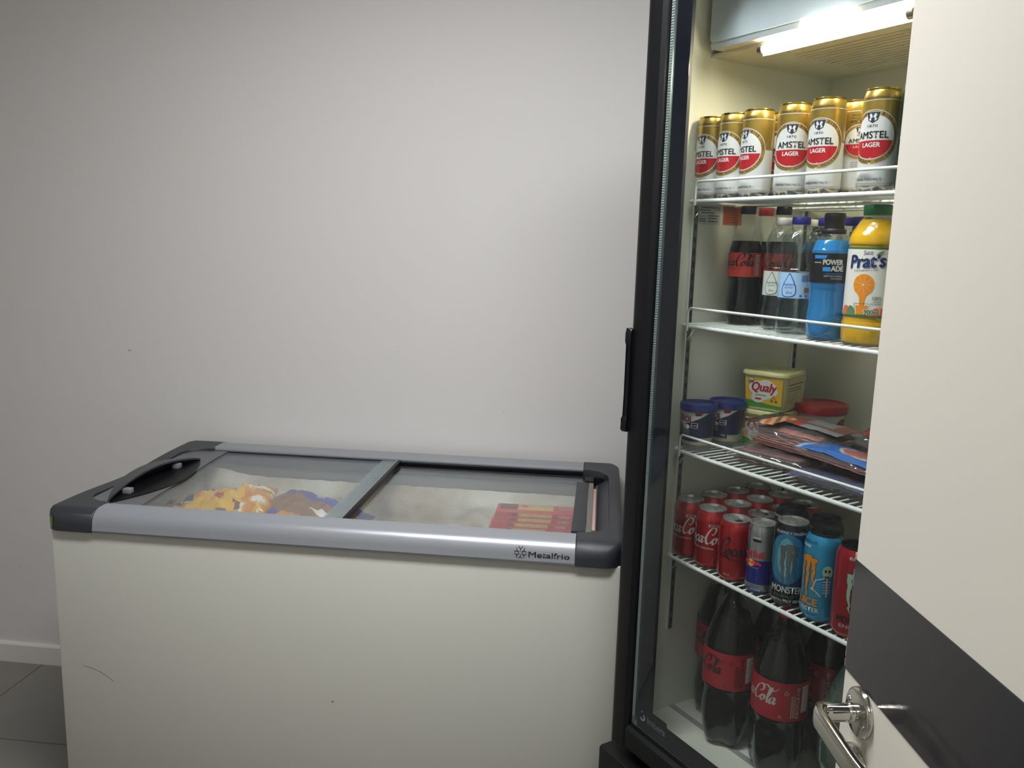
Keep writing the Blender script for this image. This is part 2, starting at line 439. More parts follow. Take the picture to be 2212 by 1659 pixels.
# charcoal end caps with rounded opening
def end_cap(xo, xi, sgn, name, open_x):
    """xo outer x, xi inner x (where the silver band starts)"""
    bm = bmesh.new(); n = 30
    yf = FYF-.007
    ys = sorted(set([yf+.05*(i/12)**2 for i in range(13)]+[-.672+.07*(i/10)**2 for i in range(11)]+[-.118-.07*(i/10)**2 for i in range(11)]+[FYB-.022*(i/6)**2 for i in range(7)]+[-.59+.04*i for i in range(10)]))
    n = len(ys)-1
    dip = lambda y: -0.012*math.exp(-((y+.40)/.16)**2)
    def ring(y):
        # cross-section in x,z at this y: outside wall, rounded shoulder, top, inner wall
        e = min(1, max(0, (y-(FYF-.007))/.045)); rf = .045*(1-math.sqrt(max(0, 1-(1-e)**2)))   # corner rounding in plan
        e2 = min(1, max(0, (FYB-y)/.02)); rf += .012*(1-e2)
        ty = .036*(1-math.sqrt(max(0, 1-(1-min(1, (y-(FYF-.007))/.036))**2)))               # front roll-over
        top = .861+dip(y)-ty
        # inner edge (opening)
        inn = xi
        ya, yb = -.672, -.118
        if ya < y < yb:
            rr = .07; d = min(y-ya, yb-y)
            inn = open_x if d >= rr else open_x+(xi-open_x)*(1-math.sqrt(1-(1-d/rr)**2))
        o = xo+sgn*rf
        rs = .016
        P = [(o, .806), (o, top-rs)]+[(o+sgn*rs*(1-math.cos(math.radians(a))), top-rs+rs*math.sin(math.radians(a))) for a in (25, 50, 75, 90)]
        P += [(inn-sgn*.002, top), (inn, top-.002), (inn, .806)]
        return [bm.verts.new((p[0], y, p[1])) for p in P]
    R = [ring(y) for y in ys]
    extra = []
    for i in range(n):
        A, B = R[i], R[i+1]; m = len(A)
        for k in range(m): bm.faces.new((A[k], A[(k+1) % m], B[(k+1) % m], B[k]))
    bm.faces.new(R[0]); bm.faces.new(R[-1])
    return finish(name, bm, DARKP, FZ, sharp=35)
capL = end_cap(FX0, -1.213, 1, 'end_cap', -1.292)
capR = end_cap(FX1, -.037, -1, 'end_cap', .040)
GT = mat('green_tape', '7E8C2A', 0.5)
pr = Print(); pr.poly([(-.007, 0), (.003, .001), (.006, .030), (-.003, .032)], GT, 1)
def on_corner(u, v, L):
    a = math.radians(30)-u/.046; return Vector((FX0+.045-.0460*math.sin(a), FYF-.007+.045-.0460*math.cos(a), .8105+v))
pr.build('tape_mark', on_corner, capL, .002)
# black channel rails that carry the lids
bm = bmesh.new()
for y0, y1, z0, z1 in ((-.118, -.106, .82, .852), (-.134, -.118, .82, .836), (-.150, -.134, .82, .8435), (-.682, -.672, .82, .852), (-.672, -.660, .82, .836)): box(bm, -1.285, .035, y0, y1, z0, z1, 0, .001, 1)
finish('rail_channel', bm, BLACKP, FZ)
for xa, xb in ((.0085, .0395), (-1.2915, -1.2630)):
    bm = bmesh.new(); prism(bm, [(xa, .80), (xb, .80), (xb, .846 if xa > 0 else .832), (xa, .826 if xa > 0 else .832)], -.665, -.155, 'y'); finish('inner_ledge', bm, DARKP, FZ, sharp=20)
# inner liner: aluminium collar then frosted walls
bm = bmesh.new()
ix0, ix1, iy0, iy1 = -1.262, .008, -.668, -.138
for a in ((ix0, ix1, iy1-.004, iy1), (ix0, ix1, iy0, iy0+.004), (ix0, ix0+.004, iy0, iy1), (ix1-.004, ix1, iy0, iy1)): box(bm, *a, .755, .822)
finish('inner_collar', bm, ALU, FZ)
bm = bmesh.new()
for a in ((ix0, ix1, iy1-.002, iy1+.003), (ix0, ix1, iy0-.003, iy0+.002), (ix0-.003, ix0+.002, iy0, iy1), (ix1-.002, ix1+.003, iy0, iy1)): box(bm, *a, .13, .756)
box(bm, ix0, ix1, iy0, iy1, .125, .13)
finish('inner_liner', bm, LINER, FZ)
FROST = bpy.data.materials.new('frost'); FROST.use_nodes = True; nt = FROST.node_tree; b = nt.nodes['Principled BSDF']
tc = nt.nodes.new('ShaderNodeTexCoord'); n1 = nt.nodes.new('ShaderNodeTexNoise'); n1.inputs['Scale'].default_value = 5; n1.inputs['Detail'].default_value = 6
cr = nt.nodes.new('ShaderNodeValToRGB'); cr.color_ramp.elements[0].position = .38; cr.color_ramp.elements[0].color = srgb('A99983'); cr.color_ramp.elements[1].position = .66; cr.color_ramp.elements[1].color = srgb('DAD8CB')
nt.links.new(tc.outputs['Object'], n1.inputs[0]); nt.links.new(n1.outputs['Fac'], cr.inputs[0]); nt.links.new(cr.outputs[0], b.inputs['Base Color'])
b.inputs['Roughness'].default_value = .7; b.inputs['Subsurface Weight'].default_value = 0.0
n2 = nt.nodes.new('ShaderNodeTexNoise'); n2.inputs['Scale'].default_value = 260; n2.inputs['Detail'].default_value = 4
bpn = nt.nodes.new('ShaderNodeBump'); bpn.inputs['Strength'].default_value = .9; bpn.inputs['Distance'].default_value = .004
nt.links.new(tc.outputs['Object'], n2.inputs[0]); nt.links.new(n2.outputs['Fac'], bpn.inputs['Height']); nt.links.new(bpn.outputs[0], b.inputs['Normal'])
def frost(wall):
    bm = bmesh.new(); nx, nz = (110, 44) if wall == 'b' else (50, 44); G = []
    for i in range(nx+1):
        row = []
        for j in range(nz+1):
            u = i/nx; w = j/nz
            x = ix0+.004+(ix1-ix0-.008)*u if wall == 'b' else 0
            yy = iy1-.002+(iy0-iy1+.004)*u if wall == 'l' else 0
            edge = .787+(.022*math.exp(-((x+1.20)/.09)**2)-.004*u if wall == 'b' else .018)
            edge += .003*noise.noise(Vector((x*30+yy*30, 0, 3)))
            z = .40+(edge-.40)*w
            th = .030+.022*noise.noise(Vector((x*6+2, yy*6, z*8)))+.008*noise.noise(Vector((x*30, yy*30+5, z*30)))+.003*noise.noise(Vector((x*90, yy*90+5, z*90)))
            th += (edge-z)*.16
            th *= min(1, (1-w)*9+.1)
            row.append(bm.verts.new((x, iy1-.004-max(th, .001), z) if wall == 'b' else (ix0+.004+max(th, .001)*1.25, yy, z)))
        G.append(row)
    for i in range(nx):
        for j in range(nz): bm.faces.new((G[i][j], G[i+1][j], G[i+1][j+1], G[i][j+1]))
    o = finish('frost', bm, FROST, FZ, sharp=180); o['kind'] = 'stuff'; return o
frost('b'); frost('l')
# scratch and dot on the front
SCR = mat('scratch_mark', '6F6C66', 0.6)
pr = Print(); pr.line([(p.x, p.y) for p in spline([(-1.264, .448), (-1.235, .441), (-1.208, .428), (-1.186, .412)], 5)], .0013, SCR, 1)
pr.build('scratch', flat_xz(FYF+.004), FZ, 0)
pr = Print(); pr.ell(-.615, .41, .003, .0025, SCR, 1, 10); pr.build('dot_mark', flat_xz(FYF+.004), FZ, 0)

# sliding lids
def lid(name, x0, x1, z, y0=-.664, y1=-.136):
    return boxo(name, LIDG, FZ, x0, x1, y0, y1, z, z+.004)
LL = lid('sliding_lid', -1.252, -.612, .8470, -.676, -.114); LR = lid('sliding_lid', -.668, -.004, .8385)
RIB = film('ribbed_clear_plastic', (.86, .88, .87, 1), .10, .8, .12, haze=.12)
bm = bmesh.new()
for i in range(13): box(bm, -.660+i*.0038, -.6578+i*.0038, -.676, -.114, .8512, .8545, 0)
box(bm, -.661, -.611, -.676, -.114, .8440, .8470)
finish('ribbed_edge', bm, RIB, LL)
boxo('edge_seal', BLACKP, LL, -.610, -.602, -.676, -.114, .842, .856, .001)
boxo('edge_bar', ALU, LL, -.616, -.611, -.676, -.114, .843, .857, .001)
# left lid: grip area, leaf-shaped pull
bm = bmesh.new()
GREYF = mat('grey_lid_border', '5C5D60', 0.4)
prism(bm, [(-1.288, -.676), (-1.135, -.676), (-1.165, -.20), (-1.165, -.114), (-1.288, -.114)], .8512, .8530); finish('lid_border', bm, GREYF, LL)
tipA, tipB = Vector((-1.222, -.668)), Vector((-1.196, -.235))
def leaf(bulge, n=20):
    ax = (tipB-tipA); nn = Vector((ax.y, -ax.x)).normalized()
    return [tipA+ax*(i/n)+nn*bulge*math.sin(PI*i/n)**.9 for i in range(n+1)]
Lf, Rt, Md = leaf(-.062), leaf(.066), leaf(-.012)
bm = bmesh.new(); prism(bm, [(p.x, p.y) for p in Lf]+[(p.x, p.y) for p in Rt[::-1][1:-1]], .8531, .8560)
hb = finish('pull_base', bm, BLACKP, LL)
bm = bmesh.new(); rows = []
for i in range(21):
    h = .030*math.sin(PI*i/20)**.8; l, m = Lf[i], Md[i]
    zt = .860+h
    rows.append([bm.verts.new(v) for v in ((l.x, l.y, .8562), (l.x, l.y, zt-.008*math.sin(PI*i/20)), (l.x+(m.x-l.x)*.25, l.y+(m.y-l.y)*.25, zt), (m.x, m.y, zt), (m.x, m.y, zt-.005), (l.x+(m.x-l.x)*.3, l.y, zt-.007), (l.x+(m.x-l.x)*.15, l.y, .8562))])
for i in range(20):
    A, B = rows[i], rows[i+1]
    for k in range(7): bm.faces.new((A[k], A[(k+1) % 7], B[(k+1) % 7], B[k]))
bm.faces.new(rows[0]); bm.faces.new(rows[-1])
finish('pull_handle', bm, mat('charcoal_handle', '34363B', .36), LL, sharp=50)
for y in (-.585, -.335):
    boxo('handle_post', mat('grey_post', '77777A', .5), LL, -1.228, -1.206, y-.010, y+.010, .8561, .870, .002)
# right lid: flat handle plate, steel edge
boxo('handle_plate', DARKP, LR, -.052, -.018, -.640, -.222, .8430, .8515, .0015)
bm = bmesh.new(); box(bm, -.017, -.004, -.664, -.136, .8427, .847); finish('steel_edge', bm, STEEL, LR)
boxo('corner_clip', BLACKP, LR, -.030, -.004, -.205, -.150, .8430, .850, .001)
PINKP = mat('pale_pink_edge', 'B9988C', .5)
boxo('lid_gasket', PINKP, LR, -.0035, .005, -.60, -.25, .838, .842, .001)

# --- things in the freezer
def pillow(w, d, h, nx=44, ny=30, k=2.6, rough=.0, seed=0, mats=None, pick=None, edge=.07, wav=.0):
    bm = bmesh.new(); T = []; Bt = []
    for i in range(nx+1):
        a = []; b_ = []
        for j in range(ny+1):
            u, v = 2*i/nx-1, 2*j/ny-1
            e = max(0, (1-abs(u)**k))*max(0, (1-abs(v)**k)); hh = h*min(1, e)**.55
            N = noise.noise(Vector((u*3+seed, v*3, seed)))*rough+noise.noise(Vector((u*9+seed, v*9, seed)))*rough*.5
            fl = wav*noise.noise(Vector((u*4, v*4, seed+9)))
            z = hh*(.5+N)+fl; zb = -hh*.5*(1 if h > 0 else 0)+fl*.3
            x, y = u*w/2*(1+.03*noise.noise(Vector((v*3, seed, 0)))), v*d/2*(1+.03*noise.noise(Vector((u*3, seed, 4))))
            a.append(bm.verts.new((x, y, h*.5+z))); b_.append(bm.verts.new((x, y, h*.5+zb)) if 0 < i < nx and 0 < j < ny else a[-1])
        T.append(a); Bt.append(b_)
    for i in range(nx):
        for j in range(ny):
            u, v = 2*(i+.5)/nx-1, 2*(j+.5)/ny-1
            f = bm.faces.new((T[i][j], T[i+1][j], T[i+1][j+1], T[i][j+1])); f.material_index = pick(u, v) if pick else 0
            try:
                g = bm.faces.new((Bt[i][j], Bt[i][j+1], Bt[i+1][j+1], Bt[i+1][j])); g.material_index = 0
            except ValueError: pass
    return bm
YEL = mat('yellow_film', 'E3B32C', .22, var=.15, vscale=30, bump=.5, bscale=60, coat=.3)
ORG = mat('orange_film', 'D98B35', .25, var=.2, vscale=30, bump=.5, bscale=60, coat=.3)
NAVY = mat('navy_film', '2B2F66', .25, bump=.4, bscale=60)
PUR = mat('violet_film', '4A4590', .25, bump=.4, bscale=60)
WHT = mat('white_print', 'DDDCD4', .4)
BRN = mat('brown_print', '6A3A2C', .4)
REDP = mat('red_print', 'B4222B', .4)
CREAM = mat('cream_film', 'CDC7B2', .35, var=.1, vscale=50, bump=.5, bscale=60)
NUG = mat('breaded_pieces', '8E6440', .7, var=.5, vscale=45, bump=1.0, bscale=80)
def pk_yellow(u, v):
    n = noise.noise(Vector((u*3.2, v*3.2, 1)))
    if u > .50: return 5 if n > .16 else (1 if n < .0 else 0)
    if -.75 < u < -.45 and -.1 < v < .5: return 2
    if -.42 < u < -.12 and v > .45: return 2
    if -.05 < u < .12 and abs(v+.1) < .35: return 4
    if n > .28: return 3
    if n < -.3: return 1
    return 0
# bag of frozen food, rolled: placed in world coordinates on the frozen pile
def bag(name, label, x, y, z, w, d, h, rot, mats, pick, seed, rough=.25):
    t = thing(name, label, 'bag', (x, y, z), rot[2])
    t.rotation_euler = rot
    bm = pillow(w, d, h, seed=seed, rough=rough, pick=pick, wav=.006)
    finish('film', bm, mats, t, sharp=180); return t
YM = [YEL, ORG, NAVY, BRN, REDP, WHT]
b1 = bag('frozen_food_bag', 'yellow printed bag of frozen food with a silver and orange end, left in the freezer', -1.05, -.40, .722, .30, .20, .085, (.05, -.16, .22), YM, pk_yellow, 3, .3)
pr = Print(); pr.text('FRANGO', .016, 0, 0, WHT, 1, bold=.03); pr.text('350g', .010, .06, -.03, NAVY, 1, bold=.02)
o = pr.build('lettering', lambda u, v, L: Vector((u-.05, v-.02, .082)), b1, 0)
b1b = bag('frozen_food_bag', 'crumpled yellow bag at the far left of the freezer pile', -1.19, -.43, .690, .17, .22, .075, (.0, -.25, .5), YM, lambda u, v: 2 if (abs(u) < .3 and v > .3) else (3 if noise.noise(Vector((u*4, v*4, 6))) > .2 else 0), 11, .3)
def pk_blue(u, v):
    if v > .42 or u < -.90: return 2
    if .15 < u < .62 and -.30 < v < -.02: return 5
    if -.6 < u < -.35 and v < -.55: return 2
    return 1 if v < -.50 else 3
b2 = bag('frozen_food_bag', 'clear bag of brown breaded pieces with violet printed top beside the yellow bag', -.80, -.39, .715, .30, .22, .075, (.10, .12, -.30), [CREAM, ORG, PUR, NUG, BRN, WHT], pk_blue, 7, .25)
pr = Print(); pr.text('SADIA', .018, .0, .078, WHT, 1, bold=.03, shear=.1); pr.build('lettering', lambda u, v, L: Vector((u, v, .062)), b2, 0)
b2.children[1].name = 'lettering'
# four flat red food boxes
REDB = mat('red_carton', 'B8322F', .35)
CHEESE = mat('cheese_photo', 'D8B36A', .5, var=.55, vscale=120)
def food_box(dx, y, z, label, first=None):
    t = thing('food_box', label, 'box', (-.145+dx, y, z), .01, 'red food boxes in the freezer')
    if first:
        for ch in first.children:
            c = ch.copy(); COL.objects.link(c); c.parent = t
        return t
    boxo('carton', REDB, t, -.13, .13, -.055, .020, 0, .0130, .0008)
    pr = Print()
    pr.rect(-.070, .03, -.030, .015, CHEESE, 1); pr.rect(-.120, -.072, -.030, .015, BRN, 1); pr.ell(-.052, .0, .011, .010, REDP, 2, 14)
    pr.text('PIZZA', .0075, .066, .003, WHT, 2, width=.042); pr.text('QUEIJO', .007, .066, -.015, WHT, 2)
    o = pr.build('carton_print', flat_xy(.0130), t, 0)
    pr = Print(); pr.rect(-.065, .028, .0015, .0115, CHEESE, 1); pr.ell(-.078, .0065, .009, .0045, BRN, 1, 14); pr.text('QUEIJO', .0055, .062, .0035, WHT, 1, width=.032); pr.ell(.105, .0065, .006, .005, WHT, 2, 14); pr.ell(.105, .0065, .0045, .0038, REDP, 3, 14)
    pr.build('carton_print', flat_xz(-.055), t, 0)
    return t
fbx = food_box(.002, -.300, .7795, 'red cardboard food box, topmost of the stack in the freezer')
food_box(.000, -.303, .7662, 'red cardboard food box, second from the top of the stack in the freezer', fbx)
food_box(-.008, -.309, .7529, 'red cardboard food box, third from the top of the stack in the freezer', fbx)
food_box(-.014, -.314, .7396, 'red cardboard food box, lowest of the stack in the freezer', fbx)
# frozen pile the goods lie on
bm = pillow(1.20, .50, .30, 60, 30, 5, .10, 21); o = finish('ice_pile', bm, FROST, FZ, sharp=180, loc=(-.63, -.405, .40)); o['kind'] = 'stuff'

# ------------------------------------------------------------------ upright glass door cooler
ANG = -0.9217; U0 = Vector((0.161, -0.8477, 0)); EX = Vector((math.cos(ANG), math.sin(ANG), 0)); NY = Vector((-math.sin(ANG), math.cos(ANG), 0))
def F(s, t, z): return U0+EX*s+NY*t+Vector((0, 0, z))
FR = thing('display_cooler', 'tall black upright display cooler with glass door beside the chest freezer', 'cooler', U0, ANG)
IW0, IW1, IT0, IT1, IZ0, IZ1 = -.014, .625, -.03, .40, .515, 2.10
bm = bmesh.new()
box(bm, -.052, IW0-.002, -.045, .455, .10, 2.22); box(bm, IW1+.002, .670, -.045, .455, .10, 2.22)
box(bm, IW0-.002, IW1+.002, IT1+.002, .455, .10, 2.22); box(bm, IW0-.002, IW1+.002, -.045, IT1+.002, .10, .513); box(bm, IW0-.002, IW1+.002, -.045, IT1+.002, 2.102, 2.22)
finish('cabinet', bm, BLACKP, FR, sharp=30)
boxo('side_liner', CABIN, FR, IW0-.002, IW0, IT0, IT1, IZ0, IZ1); boxo('side_liner', CABIN, FR, IW1, IW1+.002, IT0, IT1, IZ0, IZ1)
boxo('back_liner', CABIN, FR, IW0, IW1, IT1, IT1+.002, IZ0, IZ1); boxo('top_liner', CABIN, FR, IW0, IW1, IT0, IT1, IZ1-.002, IZ1)
fl = boxo('floor_liner', CABIN, FR, IW0, IW1, IT0, IT1, IZ0-.002, IZ0)
boxo('floor_step', mat('grey_groove', '8E9490', .5), FR, IW0, IW1, .045, .058, IZ0, IZ0+.002)
# base unit with louvres
bb = boxo('base_unit', BLACKP, FR, -.056, .674, -.118, .45, .03, .449, .008)
boxo('grille_recess', mat('grille_dark', '0A0A0C', .6), bb, -.02, .64, -.1195, -.118, .07, .415)
for k in range(14): boxo('louvre', BLACKP, bb, -.015, .635, -.124, -.119, .085+k*.023, .094+k*.023, .001)
for x, y in ((-.02, -.08), (.64, -.08), (-.02, .41), (.64, .41)):
    bm = bmesh.new(); lathe(bm, [(.016, 0), (.018, .004), (.01, .012), (.01, .032)], 14); finish('foot', bm, BLACKP, FR, loc=(x, y, 0))
boxo('header_panel', BLACKP, FR, -.052, .670, -.110, -.045, 2.14, 2.22, .004)
# door
DR = bpy.data.objects.new('door', None)
ds0, ds1, dz0, dz1 = -.040, .665, .474, 2.132
bm = bmesh.new()
def stile(a0, a1, side):   # rounded front profile extruded in z
    r = .018
    if side == 'L': return [(a1, -.050), (a0, -.050), (a0, -.086)]+[(a0+r-r*math.cos(math.radians(x)), -.086-r*math.sin(math.radians(x))) for x in (22, 45, 68, 90)]+[(a1-.006, -.102), (a1, -.094)]
    return [(a0, -.050), (a0, -.094), (a0+.006, -.102)]+[(a1-r+r*math.cos(math.radians(x)), -.086-r*math.sin(math.radians(x))) for x in (90, 68, 45, 22)]+[(a1, -.086), (a1, -.050)]
prism(bm, stile(ds0, .013, 'L'), dz0, dz1); prism(bm, stile(.610, ds1, 'R'), dz0, dz1)
prism(bm, [(-.050, dz0), (-.096, dz0), (-.102, dz0+.006), (-.102, .520), (-.094, .526), (-.050, .526)], .013, .610, 'x')
prism(bm, [(-.050, 2.08), (-.094, 2.08), (-.102, 2.086), (-.102, dz1), (-.050, dz1)], .013, .610, 'x')
DR = finish('door', bm, BLACKP, FR, sharp=30)
boxo('glass_pane', PANE, DR, .010, .614, -.091, -.0905, .521, 2.085, smooth=False)
# printed dark border on the glass, with the tab that carries the brand
bm = bmesh.new()
b0, b1_, c0, c1 = .038, .078, .540, .589
pts_in = [(.078, .589), (.124, .589), (.128, .5855), (.128, .575), (.495, .575), (.495, 2.06), (.078, 2.06)]
def face(pts, t=-.0885): bm.faces.new([bm.verts.new((a, t, z)) for a, z in pts])
face([(.033, .534), (.072, .534), (.072, 2.08), (.033, 2.08)]); face([(.072, .534), (.124, .534), (.124, .583), (.120, .587), (.072, .587)]); face([(.124, .534), (.575, .534), (.575, .578), (.124, .578)])
face([(.575, .534), (.61, .534), (.61, 2.08), (.575, 2.08)]); face([(.072, 2.04), (.575, 2.04), (.575, 2.08), (.072, 2.08)])
r = bmesh.ops.extrude_face_region(bm, geom=bm.faces[:]); bmesh.ops.translate(bm, verts=[v for v in r['geom'] if isinstance(v, bmesh.types.BMVert)], vec=(0, .0006, 0))
finish('printed_border', bm, BORDER, DR, smooth=False)
SPC = mat('spacer_aluminium', '8FA0A0', .3, metal=.8)
bm = bmesh.new(); box(bm, .0140, .0230, -.086, -.076, .530, 2.08); box(bm, .0230, .61, -.086, -.076, .530, .539); finish('spacer_bar', bm, SPC, DR, smooth=False)
bm = bmesh.new()    # perforations of the spacer: two rows of tiny dots
for i in range(310):
    for x in (.0165, .0205): box(bm, x-.0007, x+.0007, -.0864, -.0861, .549+.0049*i, .5506+.0049*i)
for i in range(116):
    for z in (.5325, .5365): box(bm, .03+.0049*i, .0316+.0049*i, -.0864, -.0861, z-.0007, z+.0007)
o = finish('spacer_dots', bm, mat('dot_light', 'DDE6E2', .4), DR, smooth=False); o['kind'] = 'stuff'
boxo('glass_pane', PANE, DR, .013, .610, -.0755, -.075, .528, 2.08, smooth=False)
bm = bmesh.new()
for a in ((.016, .038, .530, 2.075), (.590, .610, .530, 2.075)): box(bm, a[0], a[1], -.074, -.050, a[2], a[3])
box(bm, .038, .590, -.074, -.050, .530, .540); box(bm, .038, .590, -.074, -.050, 2.060, 2.075)
finish('gasket', bm, mat('dark_gasket', '202228', .5), DR, smooth=False)
pr = Print(); GREYT = mat('grey_lettering', '8C8F93', .5)
pr.text('Imbera', .0145, .066, .5570, GREYT, 1, 'l', bold=.01, sx=.96)
pr.ring(.050, .5625, .0045, .0085, GREYT, 1, -150, 60, 20); pr.ell(.048, .574, .002, .002, GREYT, 1, 12)
pr.build('brand_print', lambda u, v, L: Vector((u, -.0888, v)), DR, 0)
# handle
bm = bmesh.new()
hp = [(-.100, 1.158), (-.1095, 1.158), (-.1125, 1.162), (-.1125, 1.184), (-.1085, 1.190), (-.1085, 1.334), (-.1120, 1.342), (-.1120, 1.358), (-.1095, 1.368), (-.100, 1.368)]
prism(bm, hp, -.0395, -.026, 'x'); bmesh.ops.bevel(bm, geom=[e for e in bm.edges if len(e.link_faces) == 2 and e.calc_face_angle(0) > .5], offset=.0015, segments=1, affect='EDGES')
finish('handle', bm, mat('handle_black', '0B0C10', .36, spec=.3), DR)
# evaporator housing
HS = bpy.data.objects
bm = bmesh.new(); box(bm, .006, IW1-.004, .022, IT1-.01, 1.905, 2.095, 0, .010, 3)
hs = finish('fan_housing', bm, HOUSU, FR, sharp=35)
bm = bmesh.new(); prism(bm, rrect(.010, IW1-.006, 1.916, 2.09, .010), .0165, .0222, 'y'); finish('housing_front', bm, HOUS, hs)
bm = bmesh.new(); prism(bm, [(.0222, 1.905), (.018, 1.916), (.0222, 1.918)], .010, IW1-.008, 'x'); finish('housing_lip', bm, HOUS, hs)
boxo('ceiling_panel', HOUSU, FR, IW0, IW1, .045, IT1, 1.899, 1.905, .001)
bm = bmesh.new(); lathe(bm, [(.0, 0), (.011, 0), (.013, .003), (.013, .006)], 20); o = finish('knob', bm, BLACKP, hs); o.rotation_euler = (PI/2, 0, 0); o.location = (.118, .017, 2.008)
for k in range(12): boxo('louvre', HOUSU, hs, .10, .56, .150+k*.0175, .160+k*.0175, 1.8968, 1.8988, .0008)
boxo('louvre_rib', HOUSU, hs, .33, .336, .15, .36, 1.893, 1.8988)
# fluorescent tube with sockets and bracket
TUBEM = mat('fluorescent_tube', (1.0, .89, .66, 1), .4, emit=TUBE)
lamp = bpy.data.objects.new('lamp', None); COL.objects.link(lamp); lamp.parent = hs
bm = bmesh.new(); lathe(bm, [(.0, 0), (.0075, 0), (.0075, .285), (0, .285)], 20); o = finish('fluorescent_tube', bm, TUBEM, lamp); o.rotation_euler = (0, PI/2, 0); o.location = (.130, .036, 1.888)
for x in (.120, .415):
    bm = bmesh.new(); lathe(bm, [(0, 0), (.0085, 0), (.0085, .010), (0, .010)], 16); o = finish('tube_socket', bm, STEEL, lamp); o.rotation_euler = (0, PI/2, 0); o.location = (x, .036, 1.888)
boxo('reflector', WHITE, lamp, .118, .428, .0465, .0480, 1.8792, 1.900)
bm = bmesh.new(); prism(bm, [(.228, 1.880), (.316, 1.874), (.330, 1.914), (.236, 1.914)], .004, .015, 'y'); finish('ballast_cover', bm, mat('glowing_cover', (1, .93, .74, 1), .5, emit=3.0), lamp, smooth=False)  # cover's own emission stands in for the tube light on it
# slotted shelf tracks
for (x0, x1, y0, y1) in ((IW0, IW0+.006, .020, .033), (IW0, IW0+.006, .345, .358), (IW1-.006, IW1, .020, .033), (IW1-.006, IW1, .345, .358)):
    tr = boxo('shelf_track', TRACK, FR, x0, x1, y0, y1, .708, 1.72, .001)
    bm = bmesh.new()
    xs = x1+.0002 if x0 < 0 else x0-.0006
    for i in range(40): box(bm, xs, xs+.0004, y0+.004, y0+.009, .722+i*.0248, .734+i*.0248)
    o = finish('slots', bm, mat('slot_dark', '25221F', .7), tr, smooth=False)
    boxo('track_edge', WIRE, tr, x0, x1+.001, y0-.003, y0, .708, 1.72)
tr = boxo('shelf_track', CABIN, FR, .298, .314, IT1-.006, IT1, .708, 1.72, .001)
bm = bmesh.new()
for i in range(40): box(bm, .307, .311, IT1-.0068, IT1-.0062, .722+i*.0248, .730+i*.0248)
finish('slots', bm, _M['slot_dark'], tr, smooth=False)
# stickers on the left inner wall
STK = mat('white_sticker', 'B9BBB8', .4); STO = mat('orange_sticker', 'B4552E', .4)
def onwall(u, v, L): return Vector((IW0+.0004+.0002*L, u, v))
pr = Print(); pr.rect(.038, .098, 1.578, 1.622, STK, 1)
for i, (a, b_, z) in enumerate(((.04, .08, 1.617), (.045, .082, 1.611), (.042, .07, 1.606), (.045, .08, 1.601), (.064, .094, 1.595), (.064, .09, 1.590), (.064, .092, 1.584), (.04, .058, 1.588), (.04, .058, 1.584))):
    pr.rect(a, b_, z, z+.0016, INK, 2)
pr.text('X 6', .006, .089, 1.608, INK, 2); pr.text('ATENCAO', .0022, .049, 1.593, INK, 2)
pr.build('sticker', onwall, FR, 0)
pr = Print(); pr.poly(rrect(.106, .160, 1.579, 1.618, .002), STO, 1)
for i in range(6): pr.rect(.110, .150-.004*(i % 3), 1.584+i*.0052, 1.5852+i*.0052, BRN, 2)
pr.build('sticker', onwall, FR, 0)

# ------------------------------------------------------------------ wire shelves
SZ = [1.6244, 1.3792, 1.1209, .8894]
SLAB = ['white wire shelf holding the tall gold beer cans', 'white wire shelf holding the plastic drink bottles', 'white wire shelf holding the tubs and sliced meat packs', 'white wire shelf holding the red soft drink cans']
def make_shelf():
    t = thing('wire_shelf', SLAB[0], 'shelf', F(0, 0, SZ[0]), ANG, 'wire shelves in the cooler')
    z = -.0042; sx0, sx1, sy0, sy1 = -.006, .615, .0, .375
    bm = bmesh.new(); r = .016
    P = [(p[0], p[1], z) for p in arc(sx0+r, sy0+r, r, 270, 180, 6)+arc(sx0+r, sy1-r, r, 180, 90, 6)+arc(sx1-r, sy1-r, r, 90, 0, 6)+arc(sx1-r, sy0+r, r, 0, -90, 6)]
    tube(bm, P, .0042, 10, closed=True); finish('rim', bm, WIRE, t, sharp=60)
    bm = bmesh.new()
    for y in (.13, .25): tube(bm, [(sx0+.003, y, z-.0035), (sx1-.003, y, z-.0035)], .0028, 8)
    finish('cross_bar', bm, WIRE, t, sharp=60)
    bm = bmesh.new(); tube(bm, [(0, -.0015, z+.0028), (0, .0015, z+.0032), (0, sy1-.001, z+.0032)], .0016, 6); w0 = finish('wire', bm, WIRE, t, sharp=60)
    for i in range(36):
        x = sx0+.012+i*.0172
        if i == 0: w0.location = (x, 0, 0)
        else:
            w = w0.copy(); COL.objects.link(w); w.parent = t; w.location = (x, 0, 0)
    bm = bmesh.new(); g0, g1, gh, gr = .022, .588, .033, .010
    P = [(g0, -.0068, z-.008), (g0, -.0068, gh-gr)]+[(p[0], -.0068, p[1]) for p in arc(g0+gr, gh-gr, gr, 180, 90, 5)]+[(p[0], -.0068, p[1]) for p in arc(g1-gr, gh-gr, gr, 90, 0, 5)]+[(g1, -.0068, z-.008)]
    tube(bm, P, .0026, 8); finish('guard_rail', bm, WIRE, t, sharp=60)
    bm = bmesh.new()
    for x in (.004, .606): tube(bm, [(x, .016, z-.006), (x, .03, z-.008), (x, .012, z-.030), (x, .024, z-.032)], .0016, 6)
    finish('bracket', bm, STEEL, t, sharp=60)
    return t
sh0 = make_shelf()
for k in range(1, 4):
    c = copy_tree(sh0); c.location = F(0, 0, SZ[k]); c['label'] = SLAB[k]
    if k == 3:
        for ch in list(c.children):
            if ch.name.startswith('guard_rail'): bpy.data.objects.remove(ch)

